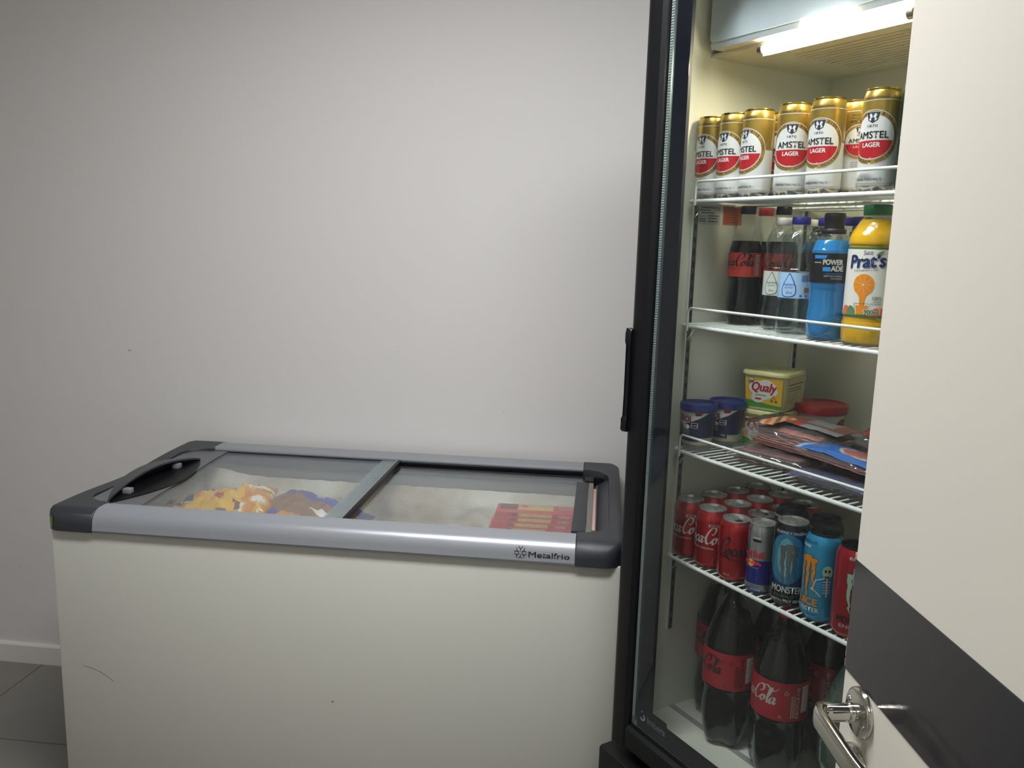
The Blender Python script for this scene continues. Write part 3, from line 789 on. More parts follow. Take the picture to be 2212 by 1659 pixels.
# ------------------------------------------------------------------ drink cans
def facing(p, off): return math.atan2(CAM.x-p.x, -(CAM.y-p.y))+math.radians(off)
LIDM = mat('can_lid_aluminium', 'C6C6C2', .27, metal=.75)
GOLDLID = mat('gold_can_lid', 'C2A23C', .25, metal=1.0)
DARKLID = mat('dark_can_lid', '3B3D40', .3, metal=.9)
HOLE = mat('lid_shadow', '33322F', .5, metal=.6)
def can_lid(t, R, H, m, op=True, tabrot=0):
    """recessed lid with rim, opening score and pull tab"""
    bm = bmesh.new()
    lathe(bm, [(R-.0010, H-.0045), (R+.0006, H-.0015), (R+.0002, H), (R-.0016, H), (R-.0024, H-.0020), (R-.0034, H-.0062), (R-.0052, H-.0066), (R-.0062, H-.0038), (R*.5, H-.0034), (0, H-.0034)], 36, cap=False)
    l = finish('lid', bm, m, t, sharp=50)
    bm = bmesh.new(); o2 = arc(0, -.0085, .0078, 0, 360, 20, .0062)[:-1]; prism(bm, o2, H-.0034, H-.0031, mi=0)
    if op: finish('mouth', bm, HOLE if op == 2 else m, l)
    else: bm.free()
    bm = bmesh.new(); A = arc(0, .0055, .0068, 0, 360, 24, .0115); B_ = arc(0, .0085, .0036, 0, 360, 24, .0050)
    for z0 in (H-.0028, H-.0016):
        a = [bm.verts.new((x, y, z0)) for x, y in A[:-1]]; b = [bm.verts.new((x, y, z0)) for x, y in B_[:-1]]
        for k in range(24): bm.faces.new((a[k], a[(k+1) % 24], b[(k+1) % 24], b[k]))
        if z0 < H-.002: a0, b0 = a, b
    for k in range(24):
        bm.faces.new((a0[k], a0[(k+1) % 24], a[(k+1) % 24], a[k])); bm.faces.new((b0[k], b0[(k+1) % 24], b[(k+1) % 24], b[k]))
    tb = finish('pull_tab', bm, m, l, sharp=40)
    for c in (l,): c.rotation_euler = (0, 0, math.radians(tabrot))
    return l
# tall gold beer can
GOLD = mat('gold_can_print', 'AC9142', .28, metal=.75, coat=.3)
CWHITE = mat('white_can_print', 'D9DCDC', .3, metal=.25, coat=.3)
GOLDF = mat('gold_flat_print', 'A98B4D', .35, metal=.5)
CRED = mat('red_can_print', 'B9232B', .3, metal=.35)
CBLK = mat('black_can_print', '15161A', .35)
CNAVY = mat('slate_shield_print', '2A3340', .35)
def crest(pr, u, v, k):
    pr.poly([(u-.0125*k, v+.0085*k), (u+.0125*k, v+.0085*k), (u+.0085*k, v-.006*k), (u, v-.0115*k), (u-.0085*k, v-.006*k)], CWHITE, 3)
    pr.poly([(u-.0115*k, v+.0078*k), (u+.0115*k, v+.0078*k), (u+.0078*k, v-.0055*k), (u, v-.0105*k), (u-.0078*k, v-.0055*k)], CNAVY, 4)
    for s in (-1, 1):      # two rampant lions facing each other
        P = spline([(u+s*.0015*k, v+.003*k), (u+s*.004*k, v+.0055*k), (u+s*.0060*k, v+.003*k), (u+s*.0045*k, v-.001*k), (u+s*.0065*k, v-.004*k), (u+s*.003*k, v-.0065*k), (u+s*.0028*k, v-.002*k), (u+s*.0008*k, v-.001*k)], 3, True)
        pr.poly([(p.x, p.y) for p in P], CWHITE, 5)
def beer_can():
    t = thing('beer_can', 'x', 'can', (0, 0, 0), 0, 'tall gold and white beer cans')
    prof = [(.0, .003), (.021, .003), (.0235, 0), (.0255, .002), (.0283, .008), (.0287, .012), (.0287, .083), (.0287, .1405), (.0280, .1455), (.0262, .1510), (.0252, .1532)]
    mats = [1, 1, 1, 1, 1, 1, 0, 0, 0, 0]
    bm = bmesh.new(); lathe(bm, prof, 48, mats, cap=False); finish('body', bm, [GOLD, CWHITE], t, sharp=50)
    bm = bmesh.new(); lathe(bm, [(.0235, -.0002), (.0257, .0018), (.0286, .0080)], 48, cap=False); finish('base_ring', bm, STEEL, t)
    can_lid(t, .0258, .1560, GOLDLID, True, 180)
    pr = Print(); f = cyl(.0287, prof_r(prof[3:]))
    cz = .0815
    pr.ell(0, cz, .0415, .0415, CWHITE, 1, 72); pr.ell(0, cz, .0405, .0405, GOLDF, 2, 72); pr.ell(0, cz, .0338, .0338, CWHITE, 3, 72)
    h = .0768; a0 = math.degrees(math.asin((h-cz)/.0322)); pr.poly(arc(0, cz, .0322, 180-a0, 360+a0, 40), CRED, 4)
    pr.text('AMSTEL', .0105, 0, .0800, CBLK, 5, width=.049, bold=.018, vs=1.0); pr.text('LAGER', .0068, 0, .0668, CWHITE, 5, width=.027, bold=.03)
    pr.text('1870', .0040, 0, .0965, CBLK, 4, sx=1.5); crest(pr, 0, .1120, .92)
    pr.arctext('BIER', .0042, 0, cz, .0350, 55, CBLK, 3); pr.arctext('350ml', .0042, 0, cz, .0350, 15, CBLK, 3)
    pr.arctext('PREMIUM', .0042, 0, cz, .0350, 130, CBLK, 3); pr.arctext('AMSTERDAM HOLLAND', .0042, 0, cz, .0390, 270, CBLK, 3, inside=True, step=.145)
    pr.rect(-.088, .088, .1368, .1376, CWHITE, 1); pr.text('SABOR DE AMSTERDAM', .0028, 0, .1395, CBLK, 1, width=.042)
    pr.text('CERVEJA PURO MALTE', .0038, -.001, .0160, CBLK, 1, width=.044); pr.ell(.0245, .018, .0007, .0007, CBLK, 1, 8)
    pr.rect(-.088, .088, .0118, .0123, GOLDF, 1); pr.rect(-.088, .088, .0092, .0097, GOLDF, 1)
    # back of the can: second small roundel and small print
    pr2 = 0.0905
    for s in (1,):
        u = .0899
        pr.ell(u, .0870, .0290, .0290, CWHITE, 1, 60); pr.ell(u, .0870, .0280, .0280, GOLDF, 2, 60); pr.ell(u, .0870, .0235, .0235, CWHITE, 3, 60)
        a1 = math.degrees(math.asin((.0835-.087)/.0225)); pr.poly(arc(u, .0870, .0225, 180-a1, 360+a1, 32), CRED, 4)
        pr.text('AMSTEL', .0070, u, .0855, CBLK, 5, width=.034, bold=.012); pr.text('LAGER', .0042, u, .0772, CWHITE, 5, width=.018, bold=.03); pr.text('1870', .0028, u, .0965, CBLK, 4, sx=1.4); crest(pr, u, .1060, .62)
        pr.text('UMA PURO MALTE', .0034, u, .1290, CBLK, 1, width=.031); pr.text('COM O LEGITIMO SABOR', .0030, u, .1245, CBLK, 1, width=.033); pr.text('AMSTERDAM', .0048, u, .1180, CBLK, 1, width=.035)
        for i in range(3): pr.text('PARA INFORMACOES', .0020, u, .0530-.0034*i, CBLK, 1, width=.022)
    pr.build('can_print', f, t)
    return t
beer = [(.0150, .034, -42), (.0735, .034, -40), (.1330, .034, -52), (.1440, .096, -14), (.2160, .034, -7), (.2860, .034, -27), (.3010, .0935, 0), (.3900, .030, -24)]
blab = ['gold and white beer can at the left end of the top shelf', 'gold and white beer can, second from the left on the top shelf',
 'gold and white beer can, third from the left, with a wide blank white side', 'gold beer can mostly hidden behind the gap between the third and fourth front cans',
 'gold and white beer can with its round label fully turned to the viewer', 'gold and white beer can just right of the one facing the viewer',
 'gold beer can turned back to front, its small roundel and print showing', 'gold and white beer can at the right end of the top shelf']
B0 = beer_can()
for i, (s, tt, off) in enumerate(beer):
    o = B0 if i == 0 else copy_tree(B0)
    p = F(s, tt, SZ[0]+.0006); o.location = p
    o.rotation_euler = (0, 0, facing(p, off+(188 if i == 6 else 0))); o['label'] = blab[i]
# green beer can at the very edge
GRN = mat('dark_green_can', '12351F', .28, metal=.6, coat=.3)
def simple_can(name, label, prof, R, H, mats, matidx, lidm, group=None, ring=True, op=True, lidR=None, cat='can'):
    t = thing(name, label, cat, (0, 0, 0), 0, group)
    bm = bmesh.new(); lathe(bm, prof, 44, matidx, cap=False); finish('body', bm, mats, t, sharp=50)
    can_lid(t, lidR or prof[-1][0]+.0006, H, lidm, op)
    if ring:
        bm = bmesh.new(); lathe(bm, [(prof[2][0], -.0002), (prof[3][0]+.0002, prof[3][1])], 44, cap=False); finish('base_ring', bm, STEEL, t)
    return t
sleek = [(.0, .003), (.021, .003), (.0235, 0), (.0255, .002), (.0283, .008), (.0287, .012), (.0287, .1405), (.0280, .1455), (.0262, .1510), (.0252, .1532)]
t = simple_can('beer_can', 'dark green beer can half hidden behind the room door edge on the top shelf', sleek, .0287, .156, [GRN], None, LIDM)
pr = Print(); GLT = mat('pale_green_print', 'CFE0D2', .4)
pr.ell(0, .085, .036, .050, GLT, 1, 60); pr.ell(0, .085, .034, .048, GRN, 2, 60); pr.ell(0, .085, .030, .044, GLT, 3, 60); pr.ell(0, .085, .029, .043, mat('mid_green_print', '2E6B3F', .35, metal=.4), 4, 60)
pr.rect(-.045, .045, .080, .094, CBLK, 5); pr.text('Heineken', .0085, 0, .083, CWHITE, 6, width=.050, bold=.02)
st = [(0+.006*math.sin(2*PI*k/10)*(1 if k % 2 == 0 else .4), .108+.006*math.cos(2*PI*k/10)*(1 if k % 2 == 0 else .4)) for k in range(10)]; pr.poly(st, CRED, 6)
pr.arctext('PREMIUM QUALITY', .0040, 0, .085, .031, 90, CWHITE, 5); pr.ell(0, .055, .011, .014, CWHITE, 5); pr.ell(0, .055, .008, .011, GRN, 6)
pr.build('can_print', cyl(.0287), t); p = F(.4500, .0400, SZ[0]+.0006); t.location = p; t.rotation_euler = (0, 0, facing(p, 10))

# red 350 ml cans
REDC = mat('cola_red_can', 'A81A22', .25, metal=.55, coat=.4)
SCRW = mat('silver_white_print', 'C8C8C4', .3, metal=.4)
std = [(.0, .003), (.022, .003), (.0248, 0), (.0268, .002), (.0318, .0095), (.0330, .014), (.0330, .1010), (.0322, .1060), (.0285, .1150), (.0266, .1180), (.0262, .1190)]
def cola_can(zero, label):
    t = simple_can('soda_can', label, std, .033, .122, [REDC], None, LIDM, 'red soft drink cans', op=2 if zero else 1, lidR=.0268)
    pr = Print(); m = CBLK if zero else SCRW
    cola_script(pr, 0, .055, .100, m, 1, 1.25)
    if zero: pr.text('ZERO ACUCAR', .0038, .0, .044, m, 1, width=.04)
    else: pr.text('SABOR ORIGINAL', .0042, -.002, .043, m, 1, width=.052, bold=.01)
    pr.rect(.010, .030, .090, .0955, SCRW, 1); pr.rect(.0125, .0275, .0905, .095, mat('label_red', '7A1B20', .4), 2); pr.text('ALTO EM', .0022, .020, .0918, SCRW, 3, width=.012)
    pr.text('350 ml', .0042, -.028, .0135, SCRW, 1, width=.013)
    cola_script(pr, .0900, .080, .030, m, 1)
    pr.build('can_print', cyl(.0331, prof_r(std[3:])), t); return t
C0 = cola_can(False, ''); Z0 = cola_can(True, '')
cans = [(.0205, .036, -30, 0, 'red can with white script at the left end of the can shelf'), (.0880, .034, -28, 0, 'red can with white script, second from the left in the front row'),
 (.1580, .029, 25, 1, 'red can with black script in the front row, beside the slim blue and silver can'), (.0195, .1035, 60, 0, 'red can directly behind the leftmost front can'),
 (.0905, .1015, 120, 0, 'red can behind the second front can, its top corner lettering showing'), (.1600, .0970, 150, 1, 'red can right behind the can with black script'),
 (.1580, .1650, 90, 1, 'red can in the third row, behind the dark tops near the energy drinks'), (.0190, .1710, 40, 0, 'red can in the third row from the front, along the left wall'),
 (.0880, .1690, 70, 0, 'red can in the third row, second from the left wall'), (.0870, .2370, 20, 0, 'red can in the fourth row, second from the left wall'),
 (.1550, .2330, 20, 1, 'red can in the fourth row, third from the left wall'), (.0180, .2390, 80, 0, 'red can at the back left of the can shelf')]
used = {0: False, 1: False}
for (s, tt, off, z, lb) in cans:
    src = (C0, Z0)[z]; o = src if not used[z] else copy_tree(src); used[z] = True
    p = F(s, tt, SZ[3]+.0006); o.location = p; o.rotation_euler = (0, 0, facing(p, off)); o['label'] = lb
# slim energy can, blue and silver
BLU = mat('royal_blue_can', '1F2A86', .25, metal=.5, coat=.4); SIL = mat('silver_can', 'A9AEB0', .28, metal=.85)
slim = [(.0, .003), (.019, .003), (.0215, 0), (.0235, .002), (.0262, .008), (.0266, .011), (.0266, .1190), (.0260, .1240), (.0245, .1300), (.0240, .1322)]
t = simple_can('energy_drink_can', 'slim blue and silver energy drink can in the front row', slim, .0266, .135, [SIL], None, LIDM)
pr = Print(); RR = .0266; q = PI*RR
pr.rect(-q, q, .012, .020, SIL, 2); pr.rect(-q, q, .020, .0665, BLU, 1); pr.rect(-q, q, .0025, .0125, BLU, 1)
pr.poly([(-.030, .0665), (-.012, .0665), (-.0045, .124), (-.032, .124)], BLU, 1); pr.poly([(.044, .0665), (.0625, .0665), (.0625, .124), (.052, .124)], BLU, 1)
pr.poly([(-q, .0665), (-.030, .0665), (-.032, .124), (-q, .124)], SIL, 1)
RBR = mat('bull_red', 'B8262F', .35); YSUN = mat('sun_yellow', 'D9A33A', .35)
pr.text('Red Bull', .0125, .004, .0720, RBR, 3, width=.042, bold=.035)
pr.ell(.002, .0600, .0075, .0075, YSUN, 2, 24)
for s in (-1, 1):
    pr.poly([(p.x, p.y) for p in spline([(.002+s*.001, .0605), (.002+s*.006, .0650), (.002+s*.014, .0640), (.002+s*.021, .0600), (.002+s*.019, .0560), (.002+s*.015, .0585), (.002+s*.010, .0560), (.002+s*.006, .0580)], 4, True)], RBR, 3)
pr.text('ENERGY DRINK', .0036, .003, .0500, mat('lilac_print', '8C6FB0', .4), 3, width=.032); pr.rect(.004, .020, .1080, .1125, CBLK, 3); pr.rect(.0045, .0195, .1085, .112, SCRW, 4); pr.rect(.004, .020, .1025, .1065, CBLK, 3)
pr.text('250 ml', .004, .012, .0135, BLU, 3)
pr.build('can_print', cyl(RR, prof_r(slim[3:])), t); p = F(.2255, .028, SZ[3]+.0006); t.location = p; t.rotation_euler = (0, 0, facing(p, -46))
# tall energy cans with claw marks
tall = [(.0, .003), (.022, .003), (.0248, 0), (.0268, .002), (.0318, .0095), (.0330, .014), (.0330, .1380), (.0322, .1430), (.0285, .1515), (.0266, .1540), (.0262, .1550)]
def claw(pr, cx, top, hgt, w, m, edge, seed):
    rnd = random.Random(seed)
    for k, (dx, hh, ww) in enumerate(((-.36, .86, .95), (0, 1.0, 1.1), (.36, .80, .95))):
        A = []; B = []; n = 14
        for i in range(n+1):
            v = i/n; y = top-hgt*hh*v-.004*abs(k-1)
            wd = w*.30*ww*(1-.80*v) if i > 1 else w*.42*ww*(1 if i else .9)
            jit = w*.05*(rnd.random()-.5)*2
            x = cx+dx*w*2.0*.5+jit+(-.10*w*v*(1-2*v))
            wd = max(wd*(.8+.4*rnd.random()), .0006)
            if i == n: wd = .0002
            A.append((x-wd/2, y)); B.append((x+wd/2, y))
        A2 = [(a[0]-.0007, a[1]+(.0008 if i == 0 else 0)) for i, a in enumerate(A)]; B2 = [(b[0]+.0007, b[1]+(.0008 if i == 0 else 0)) for i, b in enumerate(B)]
        pr.strip(A2, B2, edge, 2); pr.strip(A, B, m, 3)
def energy(label, cols, texts, clawcol, seed, off, s, tt, lidm=DARKLID, extra=None, tilt=0):
    base, mid = cols
    t = simple_can('energy_drink_can', label, tall, .033, .158, [base], None, lidm, lidR=.0268)
    pr = Print()
    if mid: mid(pr)
    claw(pr, 0, .1200, .080, .030, clawcol, CBLK, seed)
    for (tx, h, v, m, wd, b) in texts: pr.text(tx, h, 0, v, m, 4, width=wd, bold=b)
    if extra: extra(pr)
    pr.build('can_print', cyl(.0331, prof_r(tall[3:])), t)
    p = F(s, tt, SZ[3]+.0006); t.location = p; t.rotation_euler = (0, 0, facing(p, off)); return t
MBLK = mat('black_blue_can', '10141C', .25, metal=.6, coat=.4); MBLU = mat('ice_blue_print', '3F8FB5', .25, metal=.6); MLB = mat('pale_ice_print', '7FBAC9', .25, metal=.6); MDB = mat('deep_blue_print', '1C4568', .28, metal=.6)
GRYM = mat('grey_claw', '77807F', .3, metal=.7)
def mid1(pr):
    pr.ell(0, .0900, .0400, .0560, MDB, 1, 60); pr.ell(-.004, .0930, .034, .047, MBLU, 1.4, 60); pr.ell(-.006, .096, .016, .036, MLB, 1.7, 50)
    pr.text('TAURINA + GINSENG', .0045, 0, .1400, SCRW, 4, width=.060)
energy('black and blue tall energy drink can with grey claw marks', (MBLK, mid1), [('MONSTER', .0125, .0300, SCRW, .056, .02), ('ENERGY', .0060, .0205, GRYM, .045, 0), ('ABSOLUTELY ZERO', .0050, .0125, SCRW, .056, .02)], GRYM, 4, -4, .2890, .033, LIDM)
MSKY = mat('sky_blue_can', '2C93BE', .28, metal=.45, coat=.3); MORG = mat('mango_orange_print', 'D68A2B', .3, metal=.3); MGRN = mat('mint_print', '8FB59A', .35)
def skull(pr):
    # small skeleton figure drawn in light strokes on the right of the can
    u = .034
    pr.ell(u, .095, .0085, .0115, MGRN, 3, 30); pr.ell(u-.003, .097, .002, .0028, CBLK, 4, 12); pr.ell(u+.003, .097, .002, .0028, CBLK, 4, 12); pr.rect(u-.004, u+.004, .0855, .088, CBLK, 4)
    pr.line([(u-.004, .084), (u-.018, .078), (u-.022, .062), (u-.008, .050)], .0022, SCRW, 3); pr.line([(u, .083), (u+.001, .050)], .002, SCRW, 3)
    for i in range(5): pr.line([(u-.006, .077-i*.005), (u+.006, .0785-i*.005)], .0014, SCRW, 3)
    pr.line([(u-.022, .062), (u-.025, .060)], .004, SCRW, 4)
    pr.rect(u+.012, u+.030, .015, .125, mat('nutrition_panel', '8C6A58', .4), 3)
    for i in range(24): pr.rect(u+.013, u+.029, .018+i*.0043, .0192+i*.0043, mat('small_print', '5B4A44', .5), 4)
    pr.rect(-.020, .002, .1330, .1375, SCRW, 3); pr.text('MANGO LOCO', .0045, -.004, .141, CBLK, 3, width=.034)
energy('sky blue tall energy drink can with orange claw marks and skeleton drawing', (MSKY, None), [('JUICE', .0120, .0310, MORG, .042, .04), ('MONSTER', .0080, .0190, SCRW, .050, .02), ('ENERGY + SUCO', .0045, .0110, MDB, .04, 0)], MORG, 9, -44, .3570, .036, DARKLID, skull)
MRED = mat('ruby_can', '9C1E2A', .28, metal=.5, coat=.3)
energy('ruby red tall energy drink can at the right end of the can shelf', (MRED, None), [('MONSTER', .0110, .0300, CBLK, .056, .02), ('ENERGY', .0060, .0210, SCRW, .045, 0), ('ROSSA', .0050, .1400, SCRW, .03, .02)], MGRN, 12, 8, .4260, .030, DARKLID)
for (s, tt, lb) in ((.2960, .1010, 'black topped energy drink can behind the sky blue can'), (.2270, .0965, 'black topped energy drink can behind the slim blue and silver can')):
    pass
t = simple_can('energy_drink_can', 'black energy drink can standing behind the sky blue can', tall, .033, .158, [MBLK], None, DARKLID, lidR=.0268)
pr = Print(); claw(pr, 0, .12, .08, .03, mat('lime_claw', '6FA03A', .3), CBLK, 3); pr.text('MONSTER', .0125, 0, .03, SCRW, 4, width=.056, bold=.02); pr.text('TAURINA', .0045, 0, .14, SCRW, 4, width=.04); pr.build('can_print', cyl(.0331, prof_r(tall[3:])), t)
t.location = p = F(.3050, .1030, SZ[3]+.0006); t.rotation_euler = (0, 0, facing(p, -30))
t2 = copy_tree(t); t2['label'] = 'black energy drink can hidden behind the black and blue can'; t2.location = p = F(.2330, .0980, SZ[3]+.0006); t2.rotation_euler = (0, 0, facing(p, -60))

# ------------------------------------------------------------------ bottles
COLA = mat('cola_liquid', '080506', .06, spec=.3)
def cap_prof(r, z, h): return [(r-.0006, z), (r, z+.001), (r, z+h-.0015), (r-.0012, z+h), (0, z+h)]
def add_cap(t, r, z, h, m, ribs=True):
    bm = bmesh.new(); lathe(bm, cap_prof(r, z, h), 48, mod=(lambda a, zz: 1+.02*math.cos(24*a)) if ribs else None); bm_o = finish('cap', bm, m, t, sharp=50); return bm_o
def petal(zf, amp=.10, n=5):
    return lambda a, z: 1-amp*max(0, 1-z/zf)**1.2*(.5+.5*math.cos(n*a)) if z < zf else 1
def smoothprof(P, n=4): return [(max(p.x, 0), p.y) for p in spline(P, n)]
def shrink(P, d, z1=None, z0=.003):
    out = [(max(r-d, .0), max(z, z0)) for r, z in P if z1 is None or z <= z1]
    out = [(0, z0)]+[p for p in out if p[0] > 0]
    out.append((0, out[-1][1])); return out
def bottle(name, label, P, capr, capz, caph, capm, liq=None, fill=None, mod=None, group=None, seg=40):
    t = thing(name, label, 'bottle', (0, 0, 0), 0, group)
    bm = bmesh.new(); lathe(bm, P, seg, mod=mod, cap=False); finish('bottle_body', bm, PET, t, sharp=60)
    if liq:
        bm = bmesh.new(); lathe(bm, shrink(P, .0008, fill), seg, mod=mod, cap=False); finish('liquid', bm, liq, t, sharp=60)
    add_cap(t, capr, capz, caph, capm); return t
CAPK = mat('black_cap', '1D1B22', .4); CAPR = mat('red_cap', 'A8232D', .4); CAPW = mat('white_cap', 'C7C7BD', .45); CAPB = mat('blue_cap', '2B2F9A', .4); CAPG = mat('green_cap', '1B6B3A', .4)
P600 = smoothprof([(.0, .004), (.018, .001), (.029, .003), (.0325, .014), (.0338, .035), (.0318, .060), (.0302, .082), (.0318, .092), (.0326, .097), (.0326, .145), (.0305, .158), (.0250, .178), (.0175, .204), (.0132, .216), (.0128, .222)])
def cola600(label, capm, txt):
    t = bottle('soda_bottle', label, P600, .0148, .220, .016, capm, COLA, .172, petal(.03, .14), 'half litre cola bottles')
    pr = Print(); LR_ = mat('cola_label_red', 'C0392F', .4); f = cyl(.0326, lambda z: .0329)
    q = PI*.0326; pr.rect(-q, q, .0965, .1440, LR_, 1)
    cola_script(pr, -.018, .1180, .080, txt, 2, 1.1); pr.text('ZERO ACUCAR', .0030, -.014, .1110, txt, 2, width=.024); pr.text('600 ml', .0030, .010, .1000, txt, 2)
    pr.text('RECICLE-ME', .0040, .0210, .1200, txt, 2, rot=PI/2, width=.036, bold=.01); pr.rect(.0250, .0350, .1000, .1405, SCRW, 2)
    for i in range(9): pr.rect(.0258, .0342, .1020+i*.0042, .1030+i*.0042, CBLK, 3)
    pr.build('paper_label', f, t); return t
a = cola600('black capped cola bottle with red label at the left of the bottle shelf', CAPK, CBLK)
def put(o, s, tt, k, off, dz=.0006):
    p = F(s, tt, SZ[k]+dz); o.location = p; o.rotation_euler = (0, 0, facing(p, off)); return o
put(a, .050, .112, 1, -6)
b_ = copy_tree(a); b_['label'] = 'black capped cola bottle behind the white capped water bottle'; put(b_, .0960, .1620, 1, 40)
b_ = cola600('red capped cola bottle behind the front cola bottle', CAPR, SCRW); put(b_, .0250, .1900, 1, 20)
# ribbed water bottles
WAT = film('still_water', (.90, .925, .93, 1), .03, .5, .05, bump=.4, bscale=60)
PW = smoothprof([(.0, .004), (.018, .001), (.0290, .003), (.0318, .012), (.0322, .040), (.0305, .050), (.0298, .062), (.0310, .067), (.0312, .112), (.0292, .120), (.0318, .134), (.0320, .158), (.0295, .172), (.0230, .186), (.0142, .193), (.0136, .199)])
def swirl(a, z):
    w = max(0, math.sin(PI*min(1, max(0, (z-.128)/.052))))+.8*max(0, math.sin(PI*min(1, max(0, (z-.012)/.060))))
    return (petal(.02, .10)(a, z))*(1+.030*w*math.sin(9*a+z*230))
def water(label, capm, lm, dark):
    t = bottle('water_bottle', label, PW, .0156, .1965, .0135, capm, None, None, swirl, 'clear water bottles', 60)
    bm = bmesh.new(); lathe(bm, shrink(PW, .0012, .182), 40, cap=False); finish('liquid', bm, WAT, t, sharp=60)
    pr = Print(); q = PI*.0312; pr.rect(-q*.55, q*.62, .0835, .1235, lm, 1); f0 = cyl(.0312, lambda z: .0318); f = lambda u, v, L: f0(u, (v-.0835)*1.13+.0665, L)
    D = [(p.x, p.y) for p in spline([(-.0145, .1225), (-.020, .1150), (-.028, .1000), (-.026, .0870), (-.0145, .0845), (-.0035, .0880), (-.0020, .1000), (-.0090, .1150)], 5, True)]
    pr.poly(D, dark, 2); pr.poly([(-.0150+(x+.0150)*.86, .100+(y-.100)*.90) for x, y in D], lm, 3)
    pr.text('Imperatriz', .0045, -.015, .1030, dark, 4, width=.020); pr.text('Agua Mineral', .0024, -.015, .0990, dark, 4, width=.014); pr.text('500 ml', .0040, -.014, .0900, dark, 4, width=.010, bold=.02)
    for i in range(6): pr.rect(.006, .027-.002*(i % 2), .1100+i*.0018, .1107+i*.0018, dark, 2)
    pr.rect(.0100, .0270, .0920, .1010, WHT, 2)
    for i in range(14): pr.rect(.0108+i*.00115, .0108+i*.00115+(.0007 if i % 3 else .0004), .0930, .1005, CBLK, 3)
    pr.ell(.006, .0875, .0022, .0016, dark, 2, 12); pr.ell(.015, .0875, .0014, .0018, dark, 2, 12)
    pr.build('paper_label', f, t); return t
LB = mat('pale_blue_label', '9CC0E0', .35); DB = mat('cobalt_print', '2B4FA3', .35); LW = mat('grey_white_label', 'C3C8C0', .35); DG = mat('grey_green_print', '6E7D78', .35)
wb = water('blue capped clear water bottle with pale blue label in the front', CAPB, LB, DB); put(wb, .2270, .0600, 1, 4)
ww = water('white capped water bottle with whitish label behind the blue capped one', CAPW, LW, DG); put(ww, .1640, .0900, 1, -4)
for (s, tt, src, lb) in ((.1620, .1780, ww, 'white capped water bottle in the second row'), (.2290, .1270, wb, 'purple blue capped water bottle just left of the sports drink'), (.2860, .1280, wb, 'blue capped water bottle between the sports drink and the juice')):
    c = copy_tree(src); c['label'] = lb; put(c, s, tt, 1, 30)
# sports drinks
SPB = mat('blue_sports_drink', '1F78B4', .12, spec=.6)
PS = smoothprof([(.0, .004), (.020, .001), (.031, .003), (.0335, .014), (.0338, .040), (.0322, .060), (.0322, .085), (.0336, .097), (.0336, .147), (.0325, .154), (.0270, .169), (.0180, .178), (.0172, .184)])
def sports(label):
    t = bottle('sports_drink_bottle', label, PS, .0195, .180, .008, CAPK, SPB, .170, petal(.03, .12), 'blue sports drink bottles')
    bm = bmesh.new(); lathe(bm, [(.0165, .188), (.0160, .200), (.0170, .203), (.0175, .210), (.0160, .2145), (0, .216)], 32, cap=False); sc = finish('sports_cap', bm, CAPK, t, sharp=50)
    boxo('thumb_tab', CAPK, sc, -.005, .005, -.004, .0215, .2055, .2115, .001)
    pr = Print(); q = PI*.0336; pr.rect(-q, q, .0945, .1435, CBLK, 1); SB = mat('sky_block', '2C82C9', .35)
    pr.text('POWER', .0085, .002, .1245, SCRW, 3, width=.031, bold=.04); pr.text('ADE', .0085, .0090, .1140, SCRW, 3, width=.019, bold=.04); pr.rect(-.0135, -.0015, .1135, .1205, SB, 3)
    pr.poly([(-.030, .1345), (-.010, .1345), (-.008, .1400), (-.030, .1400)], SB, 2); pr.rect(-.030, -.017, .1270, .1285, SCRW, 2)
    pr.text('SABOR FRUTAS TROPICAIS', .0020, .006, .1085, SB, 3, width=.026); pr.text('REPOE SAIS MINERAIS', .0022, .004, .1045, SCRW, 3, width=.029); pr.text('E ELETROLITOS', .0022, .009, .1005, SCRW, 3, width=.018)
    f0 = cyl(.0336, lambda z: .0341); pr.build('paper_label', lambda u, v, L: f0(u, v+.004, L), t); return t
sp = sports('bright blue sports drink bottle with black label in the front row'); put(sp, .3100, .0440, 1, 2)
for (s, tt, lb) in ((.1250, .2400, 'blue sports drink bottle at the back behind the purple capped water'), (.2500, .1970, 'blue sports drink bottle behind the orange juice')):
    c = copy_tree(sp); c['label'] = lb; put(c, s, tt, 1, 50)
# orange juice
JU = mat('orange_juice', 'E0B010', .2, var=.06, vscale=30)
PJ = smoothprof([(.0, .004), (.024, .001), (.0385, .003), (.0405, .012), (.0405, .038), (.0390, .045), (.0390, .158), (.0405, .163), (.0405, .170), (.0370, .182), (.0235, .203), (.0190, .207), (.0186, .212)])
JG = mat('juice_green', '1E6B3B', .4); JW = mat('juice_label_white', 'DCDAD2', .38); JN = mat('juice_navy', '1B2A5C', .4); JO = mat('juice_orange', 'E08A1E', .4, var=.12, vscale=300); JOR = mat('juice_pale_rind', 'EAC27C', .4); LEAF = mat('leaf_green', '5F7F55', .4); PCH = mat('peach_print', 'D66B3C', .4)
t = bottle('juice_bottle', 'orange juice bottle with green cap and white label at the right of the bottle shelf', PJ, .0215, .210, .0165, CAPG, JU, .205, lambda a, z: 1-(.035*max(0, 1-z/.02) if z < .02 else 0), None, 44)
pr = Print(); q = PI*.039; pr.rect(-q, q, .0435, .1500, JW, 1); pr.rect(-q, q, .0420, .0450, JG, 2); pr.rect(-q, q, .1480, .1505, JG, 2)
pr.text("Prat's", .0200, -.001, .1200, JN, 4, width=.054, bold=.035, shear=.12, rot=.07); pr.text("Prat's", .0200, -.0005, .1190, mat('soft_shadow_print', '9AA0B0', .5), 3, width=.055, bold=.05, shear=.12, rot=.07)
